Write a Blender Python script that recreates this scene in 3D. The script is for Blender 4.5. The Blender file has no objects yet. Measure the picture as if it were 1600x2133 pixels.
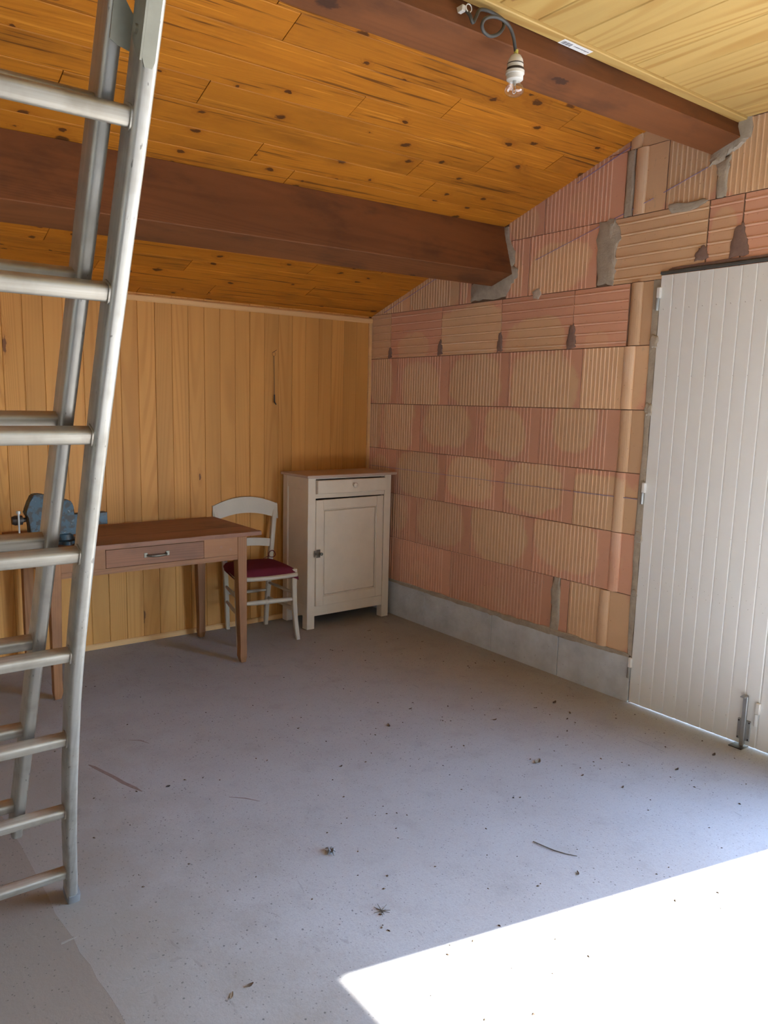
import bpy, bmesh, math, random
from mathutils import Vector, Matrix
random.seed(7)
S = bpy.context.scene
COL = S.collection

# ------------------------------------------------------------------ camera
H = 1.46
F_PX, YAW, PITCH, ROLL, CX, CY = 1605.266, 0.63905, -0.155425, 0.022865, -29.11, 23.10
fwd = Vector((math.sin(YAW) * math.cos(PITCH), math.cos(YAW) * math.cos(PITCH), math.sin(PITCH)))
rt = Vector((math.cos(YAW), -math.sin(YAW), 0))
up = rt.cross(fwd)
r2 = rt * math.cos(ROLL) + up * math.sin(ROLL)
u2 = -rt * math.sin(ROLL) + up * math.cos(ROLL)
cd = bpy.data.cameras.new('camera')
cam = bpy.data.objects.new('camera', cd)
COL.objects.link(cam)
M = Matrix((r2, u2, -fwd)).transposed().to_4x4()
M.translation = Vector((0, 0, H))
cam.matrix_world = M
cd.sensor_fit = 'VERTICAL'
cd.sensor_height = 36.0
cd.sensor_width = 27.0
cd.lens = F_PX / 2133 * 36.0
cd.shift_x = -CX / 2133
cd.shift_y = CY / 2133
cd.clip_start = 0.02
S.camera = cam

# ------------------------------------------------------------------ sky, sun, exposure
W = bpy.data.worlds.new('world')
S.world = W
W.use_nodes = True
wn = W.node_tree
bg = wn.nodes['Background']
sky = wn.nodes.new('ShaderNodeTexSky')
sky.sky_type = 'NISHITA'
sky.sun_disc = False
sky.sun_elevation = math.radians(40)
sky.sun_rotation = math.radians(102.6)
sky.dust_density = 0.4
sky.ozone_density = 4.0
wn.links.new(sky.outputs[0], bg.inputs[0])
bg.inputs[1].default_value = 2.85
sd = bpy.data.lights.new('sun', 'SUN')
sd.energy = 43.0
sd.angle = math.radians(0.6)
sd.color = (1.0, 0.985, 0.95)
sun = bpy.data.objects.new('sun', sd)
COL.objects.link(sun)
sun.rotation_euler = Vector((-1.0, 0.2236, -0.857)).to_track_quat('-Z', 'Y').to_euler()
sun.location = (8, -1, 6)
S.view_settings.view_transform = 'Standard'
S.view_settings.look = 'None'
S.view_settings.gamma = 1.0
S.view_settings.use_curve_mapping = False
S.view_settings.exposure = 0.37
S.cycles.diffuse_bounces = 5
S.cycles.max_bounces = 8
S.cycles.adaptive_threshold = 0.06

# ------------------------------------------------------------------ main measures
X = 3.260           # inner face of the brick wall
Y = 4.421           # face of the panelled back wall
XL, YF = -1.60, -2.70
SL = 0.324          # roof slope
RIDGE = 0.90
def zc(y):          # underside of the boarded roof
    return 2.045 + SL * (Y - y) if y >= RIDGE else 2.045 + SL * (Y - RIDGE) - SL * (RIDGE - y)
ANG = math.atan(SL)

# ------------------------------------------------------------------ helpers
def tag(o, label, cat=None, group=None, kind=None):
    o['label'] = label
    if cat: o['category'] = cat
    if group: o['group'] = group
    if kind: o['kind'] = kind
    return o

def empty(name, loc, rot=(0, 0, 0)):
    o = bpy.data.objects.new(name, None)
    o.location = loc
    o.rotation_euler = rot
    o.empty_display_size = 0.1
    COL.objects.link(o)
    return o

def link(name, me, mat=None, parent=None, loc=(0, 0, 0), rot=(0, 0, 0)):
    o = bpy.data.objects.new(name, me)
    if mat and len(me.materials) == 0: me.materials.append(mat)
    o.location = loc
    o.rotation_euler = rot
    COL.objects.link(o)
    if parent: o.parent = parent
    return o

def fin(bm, name, smooth=None):
    bmesh.ops.recalc_face_normals(bm, faces=bm.faces)
    me = bpy.data.meshes.new(name)
    bm.to_mesh(me)
    bm.free()
    if smooth is not None:
        for p in me.polygons: p.use_smooth = True
        try:
            me.set_sharp_from_angle(angle=math.radians(smooth))
        except Exception:
            pass
    return me

def obj(name, bm, mat, parent=None, loc=(0, 0, 0), rot=(0, 0, 0), smooth=None):
    return link(name, fin(bm, name, smooth), mat, parent, loc, rot)

def box(bm, x0, x1, y0, y1, z0, z1, bev=0.0, seg=1):
    g = bmesh.ops.create_cube(bm, size=1.0)
    vs = g['verts']
    for v in vs:
        v.co = Vector((x0 + (v.co.x + .5) * (x1 - x0), y0 + (v.co.y + .5) * (y1 - y0), z0 + (v.co.z + .5) * (z1 - z0)))
    if bev > 0:
        es = list({e for v in vs for e in v.link_edges})
        bmesh.ops.bevel(bm, geom=es, offset=bev, segments=seg, affect='EDGES', profile=0.6)
    return bm

def nb(): return bmesh.new()

def bx(*a, **k):
    return box(nb(), *a, **k)

def prism(bm, poly, lo, hi, axis='x'):
    """poly in the two other axes (in order), extruded from lo to hi along axis"""
    def co(p, t):
        if axis == 'x': return (t, p[0], p[1])
        if axis == 'y': return (p[0], t, p[1])
        return (p[0], p[1], t)
    a = [bm.verts.new(co(p, lo)) for p in poly]
    b = [bm.verts.new(co(p, hi)) for p in poly]
    n = len(poly)
    bm.faces.new(a)
    bm.faces.new(list(reversed(b)))
    for i in range(n):
        bm.faces.new([a[i], b[i], b[(i + 1) % n], a[(i + 1) % n]])
    return bm

def frames(pts):
    pts = [Vector(p) for p in pts]
    T = []
    for i in range(len(pts)):
        a = pts[max(i - 1, 0)]
        b = pts[min(i + 1, len(pts) - 1)]
        T.append((b - a).normalized())
    n = T[0].orthogonal().normalized()
    out = []
    for i in range(len(pts)):
        n = (n - T[i] * n.dot(T[i])).normalized()
        out.append((pts[i], n, T[i].cross(n)))
    return out

def tube(bm, pts, r, seg=8, cap=True):
    rr = r if isinstance(r, (list, tuple)) else [r] * len(pts)
    rings = []
    for (p, n, b), q in zip(frames(pts), rr):
        rings.append([bm.verts.new(p + n * (q * math.cos(2 * math.pi * k / seg)) + b * (q * math.sin(2 * math.pi * k / seg))) for k in range(seg)])
    for i in range(len(rings) - 1):
        for k in range(seg):
            bm.faces.new([rings[i][k], rings[i][(k + 1) % seg], rings[i + 1][(k + 1) % seg], rings[i + 1][k]])
    if cap:
        bm.faces.new(list(reversed(rings[0])))
        bm.faces.new(rings[-1])
    return bm

def lathe(bm, prof, seg=20, cx=0, cy=0, axis='z'):
    """prof: list of (r, h)"""
    rings = []
    for r, h in prof:
        ring = []
        for k in range(seg):
            a = 2 * math.pi * k / seg
            u, v = max(r, 1e-4) * math.cos(a), max(r, 1e-4) * math.sin(a)
            ring.append(bm.verts.new((cx + u, cy + v, h) if axis == 'z' else ((h, cx + u, cy + v) if axis == 'x' else (cx + u, h, cy + v))))
        rings.append(ring)
    for i in range(len(rings) - 1):
        for k in range(seg):
            bm.faces.new([rings[i][k], rings[i][(k + 1) % seg], rings[i + 1][(k + 1) % seg], rings[i + 1][k]])
    bm.faces.new(rings[0])
    bm.faces.new(rings[-1])
    return bm

def sweep(bm, prof, stations):
    """prof: closed 2d section; stations: (origin, ax, ay) frames"""
    rings = []
    for o, ax, ay in stations:
        o, ax, ay = Vector(o), Vector(ax), Vector(ay)
        rings.append([bm.verts.new(o + ax * p[0] + ay * p[1]) for p in prof])
    n = len(prof)
    for i in range(len(rings) - 1):
        for k in range(n):
            bm.faces.new([rings[i][k], rings[i][(k + 1) % n], rings[i + 1][(k + 1) % n], rings[i + 1][k]])
    bm.faces.new(rings[0])
    bm.faces.new(list(reversed(rings[-1])))
    return bm

def lerp_tab(tab, t):
    if t <= tab[0][0]: return tab[0][1]
    for (a, va), (b, vb) in zip(tab, tab[1:]):
        if t <= b: return va + (vb - va) * (t - a) / (b - a)
    return tab[-1][1]

# ------------------------------------------------------------------ materials
class NT:
    def __init__(s, name):
        s.m = bpy.data.materials.new(name)
        s.m.use_nodes = True
        s.t = s.m.node_tree
        s.b = s.t.nodes['Principled BSDF']
    def n(s, typ, **kw):
        nd = s.t.nodes.new(typ)
        for k, v in kw.items(): setattr(nd, k, v)
        return nd
    def l(s, a, b): s.t.links.new(a, b)
    def setin(s, sock, v):
        if hasattr(v, 'is_output'): s.l(v, sock)
        else: sock.default_value = v
    def math(s, op, a, b=0.0, c=None, clamp=False):
        nd = s.n('ShaderNodeMath', operation=op)
        nd.use_clamp = clamp
        s.setin(nd.inputs[0], a); s.setin(nd.inputs[1], b)
        if c is not None: s.setin(nd.inputs[2], c)
        return nd.outputs[0]
    def vmath(s, op, a, b):
        nd = s.n('ShaderNodeVectorMath', operation=op)
        s.setin(nd.inputs[0], a); s.setin(nd.inputs[1], b)
        return nd.outputs[0]
    def noise(s, vec, scale=1.0, detail=3.0, rough=0.55, dist=0.0):
        nd = s.n('ShaderNodeTexNoise')
        s.l(vec, nd.inputs['Vector'])
        nd.inputs['Scale'].default_value = scale
        nd.inputs['Detail'].default_value = detail
        nd.inputs['Roughness'].default_value = rough
        nd.inputs['Distortion'].default_value = dist
        return nd.outputs['Fac']
    def voro(s, vec, scale=1.0, feature='F1'):
        nd = s.n('ShaderNodeTexVoronoi', feature=feature)
        s.l(vec, nd.inputs['Vector'])
        nd.inputs['Scale'].default_value = scale
        return nd
    def ramp(s, fac, a, b, lo=0.0, hi=1.0):
        nd = s.n('ShaderNodeMapRange', interpolation_type='SMOOTHSTEP')
        s.setin(nd.inputs[0], fac)
        nd.inputs[1].default_value = a; nd.inputs[2].default_value = b
        nd.inputs[3].default_value = lo; nd.inputs[4].default_value = hi
        return nd.outputs[0]
    def mix(s, fac, a, b, mode='MIX'):
        nd = s.n('ShaderNodeMix', data_type='RGBA', blend_type=mode)
        s.setin(nd.inputs[0], fac)
        for sk, v in ((nd.inputs[6], a), (nd.inputs[7], b)):
            if hasattr(v, 'is_output'): s.l(v, sk)
            else: sk.default_value = (v[0], v[1], v[2], 1)
        return nd.outputs[2]
    def coords(s, kind='Object'):
        return s.n('ShaderNodeTexCoord').outputs[kind]
    def pos(s):
        return s.n('ShaderNodeNewGeometry').outputs['Position']
    def scaled(s, vec, sc):
        return s.vmath('MULTIPLY', vec, sc)
    def bump(s, h, strength=0.3, dist=0.002):
        nd = s.n('ShaderNodeBump')
        nd.inputs['Strength'].default_value = strength
        nd.inputs['Distance'].default_value = dist
        s.l(h, nd.inputs['Height'])
        s.l(nd.outputs[0], s.b.inputs['Normal'])
    def out(s, col, rough=0.6, metal=0.0, spec=None):
        s.setin(s.b.inputs['Base Color'], col if hasattr(col, 'is_output') else (col[0], col[1], col[2], 1))
        s.setin(s.b.inputs['Roughness'], rough)
        s.setin(s.b.inputs['Metallic'], metal)
        if spec is not None: s.b.inputs['Specular IOR Level'].default_value = spec
        return s.m

def wood(name, light, dark, knot=(0.12, 0.05, 0.02), rings=50.0, ring_amt=0.4, knots=0.3, kscale=(4.0, 8.0), ksize=0.2, streak=0.0,
         rough=0.55, var=0.12, fine=0.25, bump=0.2, across=3.0, along=0.14, rnd=True, dirt=0.0, spec=0.35, big_amt=0.25):
    """board wood: grain runs along the object's local X"""
    s = NT(name)
    v = s.coords('Object')
    oi = s.n('ShaderNodeObjectInfo')
    if rnd:
        cx = s.n('ShaderNodeCombineXYZ')
        s.l(s.math('MULTIPLY', oi.outputs['Random'], 37.1), cx.inputs[0])
        s.l(s.math('MULTIPLY', oi.outputs['Random'], 91.7), cx.inputs[1])
        s.l(s.math('MULTIPLY', oi.outputs['Random'], 53.3), cx.inputs[2])
        v = s.vmath('ADD', v, cx.outputs[0])
    kw = s.n('ShaderNodeTexVoronoi', voronoi_dimensions='2D')
    s.l(s.scaled(v, (kscale[0], kscale[1], 1.0)), kw.inputs['Vector'])
    kw.inputs['Scale'].default_value = 1.0
    sep = s.n('ShaderNodeSeparateColor')
    s.l(kw.outputs['Color'], sep.inputs[0])
    keep = s.math('LESS_THAN', sep.outputs[0], knots)
    size = s.math('ADD', s.math('MULTIPLY', sep.outputs[1], ksize), ksize * 0.35)
    kd = s.math('DIVIDE', s.math('ADD', kw.outputs['Distance'], s.math('MULTIPLY', s.math('SUBTRACT', s.noise(s.scaled(v, (0.7, 1.2, 1.0)), 48, 2), 0.5), ksize * 1.7)), size)
    km = s.math('MULTIPLY', s.ramp(kd, 1.0, 0.55), keep)
    halo = s.math('MULTIPLY', s.ramp(kd, 3.2, 0.6), keep)
    n1 = s.noise(s.scaled(v, (along, across, across)), 1.0, 1.0, 0.4, 0.25)
    n1 = s.math('ADD', n1, s.math('MULTIPLY', halo, 0.035))
    sn = s.math('SINE', s.math('MULTIPLY', n1, rings * 6.2832))
    rg = s.ramp(sn, -0.2, 1.0)
    fn = s.noise(s.scaled(v, (6.0, 330.0, 330.0)), 1.0, 2.0)
    big = s.noise(s.scaled(v, (0.7, 6.0, 6.0)), 1.0, 3.0)
    fade = s.ramp(s.noise(s.scaled(v, (0.5, 5.0, 5.0)), 1.3, 1.0), 0.35, 0.62, 0.15, 1.0)
    c = s.mix(s.math('MULTIPLY', s.math('MULTIPLY', rg, fade), ring_amt), light, dark)
    c = s.mix(s.math('MULTIPLY', fn, fine), c, dark)
    if streak > 0:
        st = s.ramp(s.noise(s.scaled(v, (1.6, 60.0, 60.0)), 1.0, 3.0, 0.6), 0.58, 0.68)
        c = s.mix(s.math('MULTIPLY', st, streak), c, knot)
        st2 = s.ramp(s.noise(s.scaled(v, (1.4, 50.0, 50.0)), 1.7, 2.0, 0.5), 0.62, 0.69)
        c = s.mix(s.math('MULTIPLY', st2, streak * 0.7), c, (min(light[0] * 1.35, 1), min(light[1] * 1.5, 1), min(light[2] * 2.4, 1)))
    c = s.mix(s.math('MULTIPLY', halo, 0.45), c, dark)
    c = s.mix(s.math('MULTIPLY', km, 0.9), c, knot)
    if dirt > 0:
        dn = s.ramp(s.noise(s.scaled(v, (2.0, 5.0, 5.0)), 1.5, 4.0, 0.6), 0.48, 0.72)
        c = s.mix(s.math('MULTIPLY', dn, dirt), c, knot)
    hsv = s.n('ShaderNodeHueSaturation')
    s.l(c, hsv.inputs['Color'])
    val = s.math('ADD', s.math('MULTIPLY', s.math('SUBTRACT', oi.outputs['Random'], 0.5), var * 2), 1.0)
    val = s.math('MULTIPLY', val, s.math('ADD', s.math('MULTIPLY', s.math('SUBTRACT', big, 0.5), big_amt * 2), 1.0))
    s.l(val, hsv.inputs['Value'])
    s.bump(fn, bump * 0.8, 0.0010)
    return s.out(hsv.outputs[0], rough, 0.0, spec)

def plain(name, col, rough=0.5, metal=0.0, noise_amt=0.12, scale=25.0, bump=0.05, spec=None):
    s = NT(name)
    v = s.coords('Object')
    n = s.noise(v, scale, 4.0)
    d = tuple(c * (1 - noise_amt * 2) for c in col)
    c = s.mix(n, tuple(min(c * (1 + noise_amt), 1) for c in col), d)
    if bump > 0.1: s.bump(s.noise(v, scale * 6, 2.0), bump, 0.001)
    return s.out(c, rough, metal, spec)

# --- brick: fired clay with a paler oval patch; object colour carries patch half-widths, height and redness
def brick_mat(name, tan, red):
    s = NT(name)
    g = s.coords('Generated')
    p = s.coords('Object')
    oi = s.n('ShaderNodeObjectInfo')
    oc = s.n('ShaderNodeSeparateColor')
    s.l(oi.outputs['Color'], oc.inputs[0])
    sg = s.n('ShaderNodeSeparateXYZ')
    s.l(g, sg.inputs[0])
    rv = s.n('ShaderNodeCombineXYZ')
    s.l(s.math('MULTIPLY', oi.outputs['Random'], 77.0), rv.inputs[0])
    s.l(s.math('MULTIPLY', oi.outputs['Random'], 31.0), rv.inputs[1])
    pr = s.vmath('ADD', p, rv.outputs[0])
    wob = s.math('MULTIPLY', s.math('SUBTRACT', s.noise(pr, 4.2, 4.0, 0.62), 0.5), 2.4)
    a = s.math('DIVIDE', s.math('ABSOLUTE', s.math('SUBTRACT', sg.outputs[1], 0.54)), oc.outputs[0])
    b = s.math('DIVIDE', s.math('ABSOLUTE', s.math('SUBTRACT', sg.outputs[2], oc.outputs[2])), oc.outputs[1])
    d = s.math('ADD', s.math('POWER', a, 2.6), s.math('POWER', b, 2.6))
    d = s.math('ADD', d, wob)
    m = s.ramp(d, 0.72, 1.20)
    al = oi.outputs['Alpha']
    c = s.mix(m, tan, red)
    c = s.mix(s.math('MULTIPLY', al, 0.85), c, red)
    n = s.noise(pr, 9.0, 4.0)
    c = s.mix(s.math('MULTIPLY', n, 0.28), c, (tan[0] * 0.62, tan[1] * 0.60, tan[2] * 0.60))
    # dust that settled on the proud ridges
    so = s.n('ShaderNodeSeparateXYZ')
    s.l(p, so.inputs[0])
    ridge = s.ramp(so.outputs[0], 0.0022, 0.0006)
    dust = s.math('MULTIPLY', ridge, s.ramp(s.noise(pr, 3.0, 3.0), 0.35, 0.7, 0.05, 0.38))
    c = s.mix(dust, c, (0.74, 0.58, 0.44))
    sp = s.ramp(s.noise(pr, 85.0, 2.0), 0.70, 0.76)
    c = s.mix(s.math('MULTIPLY', sp, 0.5), c, (0.16, 0.08, 0.05))
    hv = s.n('ShaderNodeHueSaturation')
    s.l(c, hv.inputs['Color'])
    s.l(s.math('ADD', s.math('MULTIPLY', oi.outputs['Random'], 0.22), 0.88), hv.inputs['Value'])
    c = hv.outputs[0]
    gd = s.math('MULTIPLY', s.ramp(s.noise(s.scaled(pr, (1, 1, .6)), 14.0, 4.0, 0.6), 0.66, 0.80), 0.35)
    c = s.mix(gd, c, (0.30, 0.26, 0.22))
    s.bump(s.noise(pr, 60.0, 2.0), 0.35, 0.0015)
    return s.out(c, 0.9, 0, 0.2)

TAN, RED = (0.70, 0.455, 0.27), (0.665, 0.350, 0.235)
m_brick = brick_mat('clay_brick', TAN, RED)

def cement(name, col, scale=18.0, bump=0.8):
    s = NT(name)
    v = s.coords('Object')
    n = s.noise(v, scale, 3.0, 0.65)
    n2 = s.noise(v, scale * 5, 3.0, 0.7)
    c = s.mix(n, tuple(x * 1.25 for x in col), tuple(x * 0.62 for x in col))
    c = s.mix(s.math('MULTIPLY', s.ramp(n2, 0.62, 0.75), 0.5), c, tuple(x * 0.45 for x in col))
    s.bump(n2, bump, 0.003)
    return s.out(c, 0.95, 0, 0.15)
m_mortar = cement('mortar', (0.42, 0.36, 0.285), 22)
m_joint = cement('joint_mortar', (0.20, 0.125, 0.085), 30)
m_damp = cement('damp_patch', (0.24, 0.155, 0.125), 30, 0.3)
m_plaster = cement('plaster_smear', (0.50, 0.42, 0.34), 30, 0.4)
m_cblock = cement('concrete_block', (0.55, 0.575, 0.60), 7, 0.9)

def floor_mat(name, base, dark, warm, dirt_and_shade=(0.25, 0.215, 0.180)):
    s = NT(name)
    v = s.pos()
    n1 = s.noise(v, 1.1, 4.0, 0.6)
    n2 = s.noise(v, 7.0, 5.0, 0.65)
    n3 = s.noise(v, 55.0, 3.0, 0.7)
    c = s.mix(s.ramp(n1, 0.3, 0.75), base, warm)
    c = s.mix(s.math('MULTIPLY', s.ramp(n2, 0.48, 0.80), 0.38), c, dark)
    c = s.mix(s.math('MULTIPLY', s.ramp(n3, 0.5, 0.8), 0.30), c, dark)
    n4 = s.noise(v, 170.0, 1.0, 0.7)
    c = s.mix(s.math('MULTIPLY', s.ramp(n4, 0.45, 0.8), 0.35), c, dark)
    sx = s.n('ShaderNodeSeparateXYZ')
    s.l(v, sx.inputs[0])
    seam = s.ramp(s.math('ADD', sx.outputs[0], s.math('MULTIPLY', s.math('SUBTRACT', s.noise(v, 2.6, 4.0, 0.6), 0.5), 1.1)), 1.25, 0.45)  # slab-edge dust plus painted shade that dims the over-bright left floor
    c = s.mix(s.math('MULTIPLY', seam, 0.75), c, dirt_and_shade)
    vo = s.voro(v, 62.0)
    pr = s.n('ShaderNodeSeparateColor')
    s.l(vo.outputs['Color'], pr.inputs[0])
    pit = s.math('MULTIPLY', s.ramp(s.math('ADD', vo.outputs['Distance'], s.math('MULTIPLY', n3, 0.2)), 0.34, 0.20), s.math('LESS_THAN', pr.outputs[0], 0.26))
    pitz = s.math('MULTIPLY', pit, s.ramp(s.noise(v, 1.7, 2.0), 0.40, 0.60, 0.15, 1.0))
    c = s.mix(s.math('MULTIPLY', pitz, 0.75), c, tuple(x * 0.35 for x in dark))
    vs = s.voro(v, 150.0)
    ps = s.n('ShaderNodeSeparateColor')
    s.l(vs.outputs['Color'], ps.inputs[0])
    spk = s.math('MULTIPLY', s.ramp(vs.outputs['Distance'], 0.4, 0.2), s.math('LESS_THAN', ps.outputs[1], 0.06))
    c = s.mix(s.math('MULTIPLY', spk, 0.6), c, tuple(x * 0.4 for x in dark))
    # faint scuff scratches
    w = s.scaled(v, (1.0, 0.25, 1.0))
    sc = s.ramp(s.noise(w, 16.0, 2.0, 0.5, 1.5), 0.715, 0.735)
    c = s.mix(s.math('MULTIPLY', sc, 0.22), c, tuple(x * 0.5 for x in dark))
    s.bump(n3, 0.35, 0.002)
    return s.out(c, 0.85, 0, 0.25)
m_floor = floor_mat('floor_concrete', (0.405, 0.410, 0.415), (0.245, 0.236, 0.230), (0.362, 0.350, 0.342))
m_old = floor_mat('old_concrete', (0.245, 0.205, 0.170), (0.14, 0.112, 0.092), (0.20, 0.162, 0.135))

m_panel = wood('pine_panel', (0.62, 0.295, 0.074), (0.44, 0.172, 0.036), (0.15, 0.055, 0.02), rings=46, ring_amt=0.42, knots=0.05, kscale=(2.2, 9.0), ksize=0.10, var=0.07, fine=0.22, bump=0.12)
m_ptrim = wood('pine_trim', (0.74, 0.44, 0.19), (0.58, 0.30, 0.11), knots=0.02, rings=40, ring_amt=0.25, var=0.05)
m_ceil = wood('stained_ceiling_pine', (0.54, 0.195, 0.013), (0.35, 0.105, 0.005), (0.070, 0.020, 0.004), rings=42, ring_amt=0.4, knots=0.46, kscale=(5.0, 7.5), ksize=0.12, streak=0.75, var=0.09, fine=0.55, bump=1.0, dirt=0.28, rough=0.6)
m_loft = wood('pale_loft_pine', (0.57, 0.38, 0.128), (0.40, 0.21, 0.05), (0.22, 0.08, 0.025), rings=30, ring_amt=0.7, knots=0.08, kscale=(1.6, 6.0), ksize=0.12, var=0.06, fine=0.2, across=2.4, along=0.2, big_amt=0.15)
m_beam = wood('dark_stained_beam', (0.185, 0.062, 0.017), (0.115, 0.036, 0.009), (0.045, 0.017, 0.008), rings=30, ring_amt=0.35, knots=0.10, kscale=(2.2, 5.0), ksize=0.09, var=0.05, fine=0.4, dirt=0.5, rough=0.75, bump=0.5, big_amt=0.5)
m_table = wood('worn_table_wood', (0.31, 0.132, 0.050), (0.185, 0.070, 0.024), (0.06, 0.025, 0.012), rings=60, ring_amt=0.5, knots=0.15, kscale=(3.0, 9.0), ksize=0.12, var=0.14, fine=0.45, dirt=0.35, rough=0.55, big_amt=0.4)
m_ttop = wood('worn_table_top', (0.285, 0.125, 0.070), (0.18, 0.075, 0.042), (0.05, 0.022, 0.014), rings=60, ring_amt=0.5, knots=0.08, kscale=(3.0, 9.0), var=0.05, fine=0.4, dirt=0.6, rough=0.55, big_amt=0.5)
m_drawer = wood('drawer_front_wood', (0.25, 0.10, 0.045), (0.165, 0.062, 0.026), (0.05, 0.022, 0.012), rings=60, ring_amt=0.6, knots=0.25, kscale=(3.5, 9.0), var=0.05, fine=0.4, dirt=0.3)
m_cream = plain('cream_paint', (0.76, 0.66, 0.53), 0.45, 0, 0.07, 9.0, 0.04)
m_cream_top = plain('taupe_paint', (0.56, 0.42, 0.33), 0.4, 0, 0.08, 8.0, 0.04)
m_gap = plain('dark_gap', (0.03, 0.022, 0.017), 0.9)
m_chair = plain('grey_beige_paint', (0.52, 0.44, 0.335), 0.42, 0, 0.06, 14.0, 0.03)
m_rush = plain('straw_seat', (0.36, 0.27, 0.14), 0.8, 0, 0.2, 60.0, 0.3)
m_cush = plain('burgundy_fabric', (0.145, 0.022, 0.036), 0.95, 0, 0.12, 220.0, 0.3, 0.1)
m_white_hinge = plain('white_enamel', (0.72, 0.72, 0.70), 0.35, 0, 0.03)
m_zinc = plain('zinc_steel', (0.42, 0.43, 0.42), 0.42, 0.75, 0.12, 18.0)
m_nickel = plain('worn_nickel', (0.22, 0.195, 0.155), 0.5, 0.85, 0.2, 40.0)
m_iron = plain('dark_iron', (0.075, 0.062, 0.055), 0.55, 0.6, 0.25, 30.0, 0.2)
m_cable = plain('grey_cable', (0.065, 0.062, 0.055), 0.6)
m_porc = plain('porcelain', (0.70, 0.68, 0.62), 0.25, 0, 0.04)
m_tape = plain('yellow_tape', (0.55, 0.50, 0.10), 0.5)
m_rail_dark = plain('dark_metal_rail', (0.10, 0.105, 0.10), 0.5, 0.4)
m_paper = plain('sticker_paper', (0.82, 0.82, 0.80), 0.5, 0, 0.02)
m_ink = plain('sticker_ink', (0.14, 0.14, 0.16), 0.6)
m_chalk = plain('blue_chalk', (0.22, 0.19, 0.36), 0.9)
m_out = plain('gravel_outside', (0.42, 0.39, 0.34), 0.95, 0, 0.25, 12.0, 0.5)
m_plainwall = cement('pale_render', (0.40, 0.385, 0.36), 8.0, 0.3)
m_whitewall = cement('whitewash', (0.66, 0.65, 0.63), 8.0, 0.3)
m_leaf = plain('dry_leaf', (0.10, 0.062, 0.035), 0.85, 0, 0.3, 80.0)
m_twig = plain('grey_twig', (0.14, 0.115, 0.09), 0.85)
m_copper = plain('jaw_wood', (0.30, 0.13, 0.06), 0.6)

def alu_mat():
    s = NT('weathered_aluminium')
    v = s.coords('Object')
    st = s.noise(s.scaled(v, (120.0, 120.0, 3.5)), 1.0, 3.0, 0.6)
    bl = s.noise(v, 9.0, 4.0)
    c = s.mix(st, (0.53, 0.515, 0.48), (0.29, 0.275, 0.24))
    c = s.mix(s.math('MULTIPLY', s.ramp(bl, 0.45, 0.7), 0.5), c, (0.22, 0.195, 0.155))
    sp = s.ramp(s.noise(s.scaled(v, (140.0, 140.0, 45.0)), 1.0, 2.0), 0.68, 0.74)
    c = s.mix(s.math('MULTIPLY', sp, 0.6), c, (0.06, 0.055, 0.05))
    s.bump(st, 0.15, 0.001)
    return s.out(c, s.ramp(bl, 0.3, 0.8, 0.36, 0.55), 0.72)
m_alu = alu_mat()

def rung_mat():
    s = NT('ribbed_aluminium_rung')
    v = s.coords('Object')
    st = s.noise(s.scaled(v, (3.5, 160.0, 160.0)), 1.0, 3.0, 0.6)
    bl = s.noise(v, 12.0, 4.0)
    c = s.mix(st, (0.56, 0.53, 0.47), (0.30, 0.265, 0.21))
    c = s.mix(s.math('MULTIPLY', s.ramp(bl, 0.45, 0.7), 0.5), c, (0.25, 0.21, 0.16))
    s.bump(st, 0.2, 0.001)
    return s.out(c, 0.42, 0.7)
m_rung = rung_mat()

def door_mat():
    s = NT('white_painted_door')
    v = s.coords('Object')
    gr = s.noise(s.scaled(v, (160.0, 160.0, 6.0)), 1.0, 3.0, 0.6, 0.4)
    bl = s.noise(v, 3.0, 4.0)
    c = s.mix(bl, (0.76, 0.765, 0.75), (0.70, 0.705, 0.69))
    sp = s.ramp(s.noise(v, 75.0, 1.0), 0.765, 0.785)
    c = s.mix(s.math('MULTIPLY', sp, 0.6), c, (0.2, 0.17, 0.15))
    s.bump(gr, 0.16, 0.0012)
    return s.out(c, 0.42, 0, 0.4)
m_door = door_mat()

def vise_mat():
    s = NT('chipped_blue_paint')
    v = s.coords('Object')
    n = s.noise(v, 26.0, 4.0, 0.65)
    m = s.ramp(n, 0.47, 0.56)
    c = s.mix(m, (0.020, 0.050, 0.074), (0.018, 0.016, 0.015))
    c = s.mix(s.math('MULTIPLY', s.ramp(s.noise(v, 70.0, 3.0), 0.66, 0.72), 0.7), c, (0.20, 0.23, 0.25))
    s.bump(n, 0.3, 0.002)
    return s.out(c, 0.5, 0.1)
m_vise = vise_mat()

def glass_mat():
    s = NT('clear_bulb_glass')
    tr = s.n('ShaderNodeBsdfTransparent')
    tr.inputs[0].default_value = (0.99, 0.99, 0.98, 1)
    gl = s.n('ShaderNodeBsdfGlossy')
    gl.inputs['Roughness'].default_value = 0.03
    fr = s.n('ShaderNodeLayerWeight')
    fr.inputs['Blend'].default_value = 0.25
    fr = s.n('ShaderNodeMath', operation='MULTIPLY_ADD')
    s.l(s.t.nodes['Layer Weight'].outputs['Facing'], fr.inputs[0])
    fr.inputs[1].default_value = 0.70
    fr.inputs[2].default_value = 0.05
    mx = s.n('ShaderNodeMixShader')
    s.l(fr.outputs[0], mx.inputs[0]); s.l(tr.outputs[0], mx.inputs[1]); s.l(gl.outputs[0], mx.inputs[2])
    s.l(mx.outputs[0], s.t.nodes['Material Output'].inputs[0])
    return s.m
m_glass = glass_mat()

# ================================================================== THE SETTING
# ---- ground outside and floor
o = obj('ground_outside', bx(X + 0.20, 30, -25, 25, -0.30, -0.035), m_out)
tag(o, 'sunlit gravel ground outside the garage door', 'ground', kind='structure')

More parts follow.
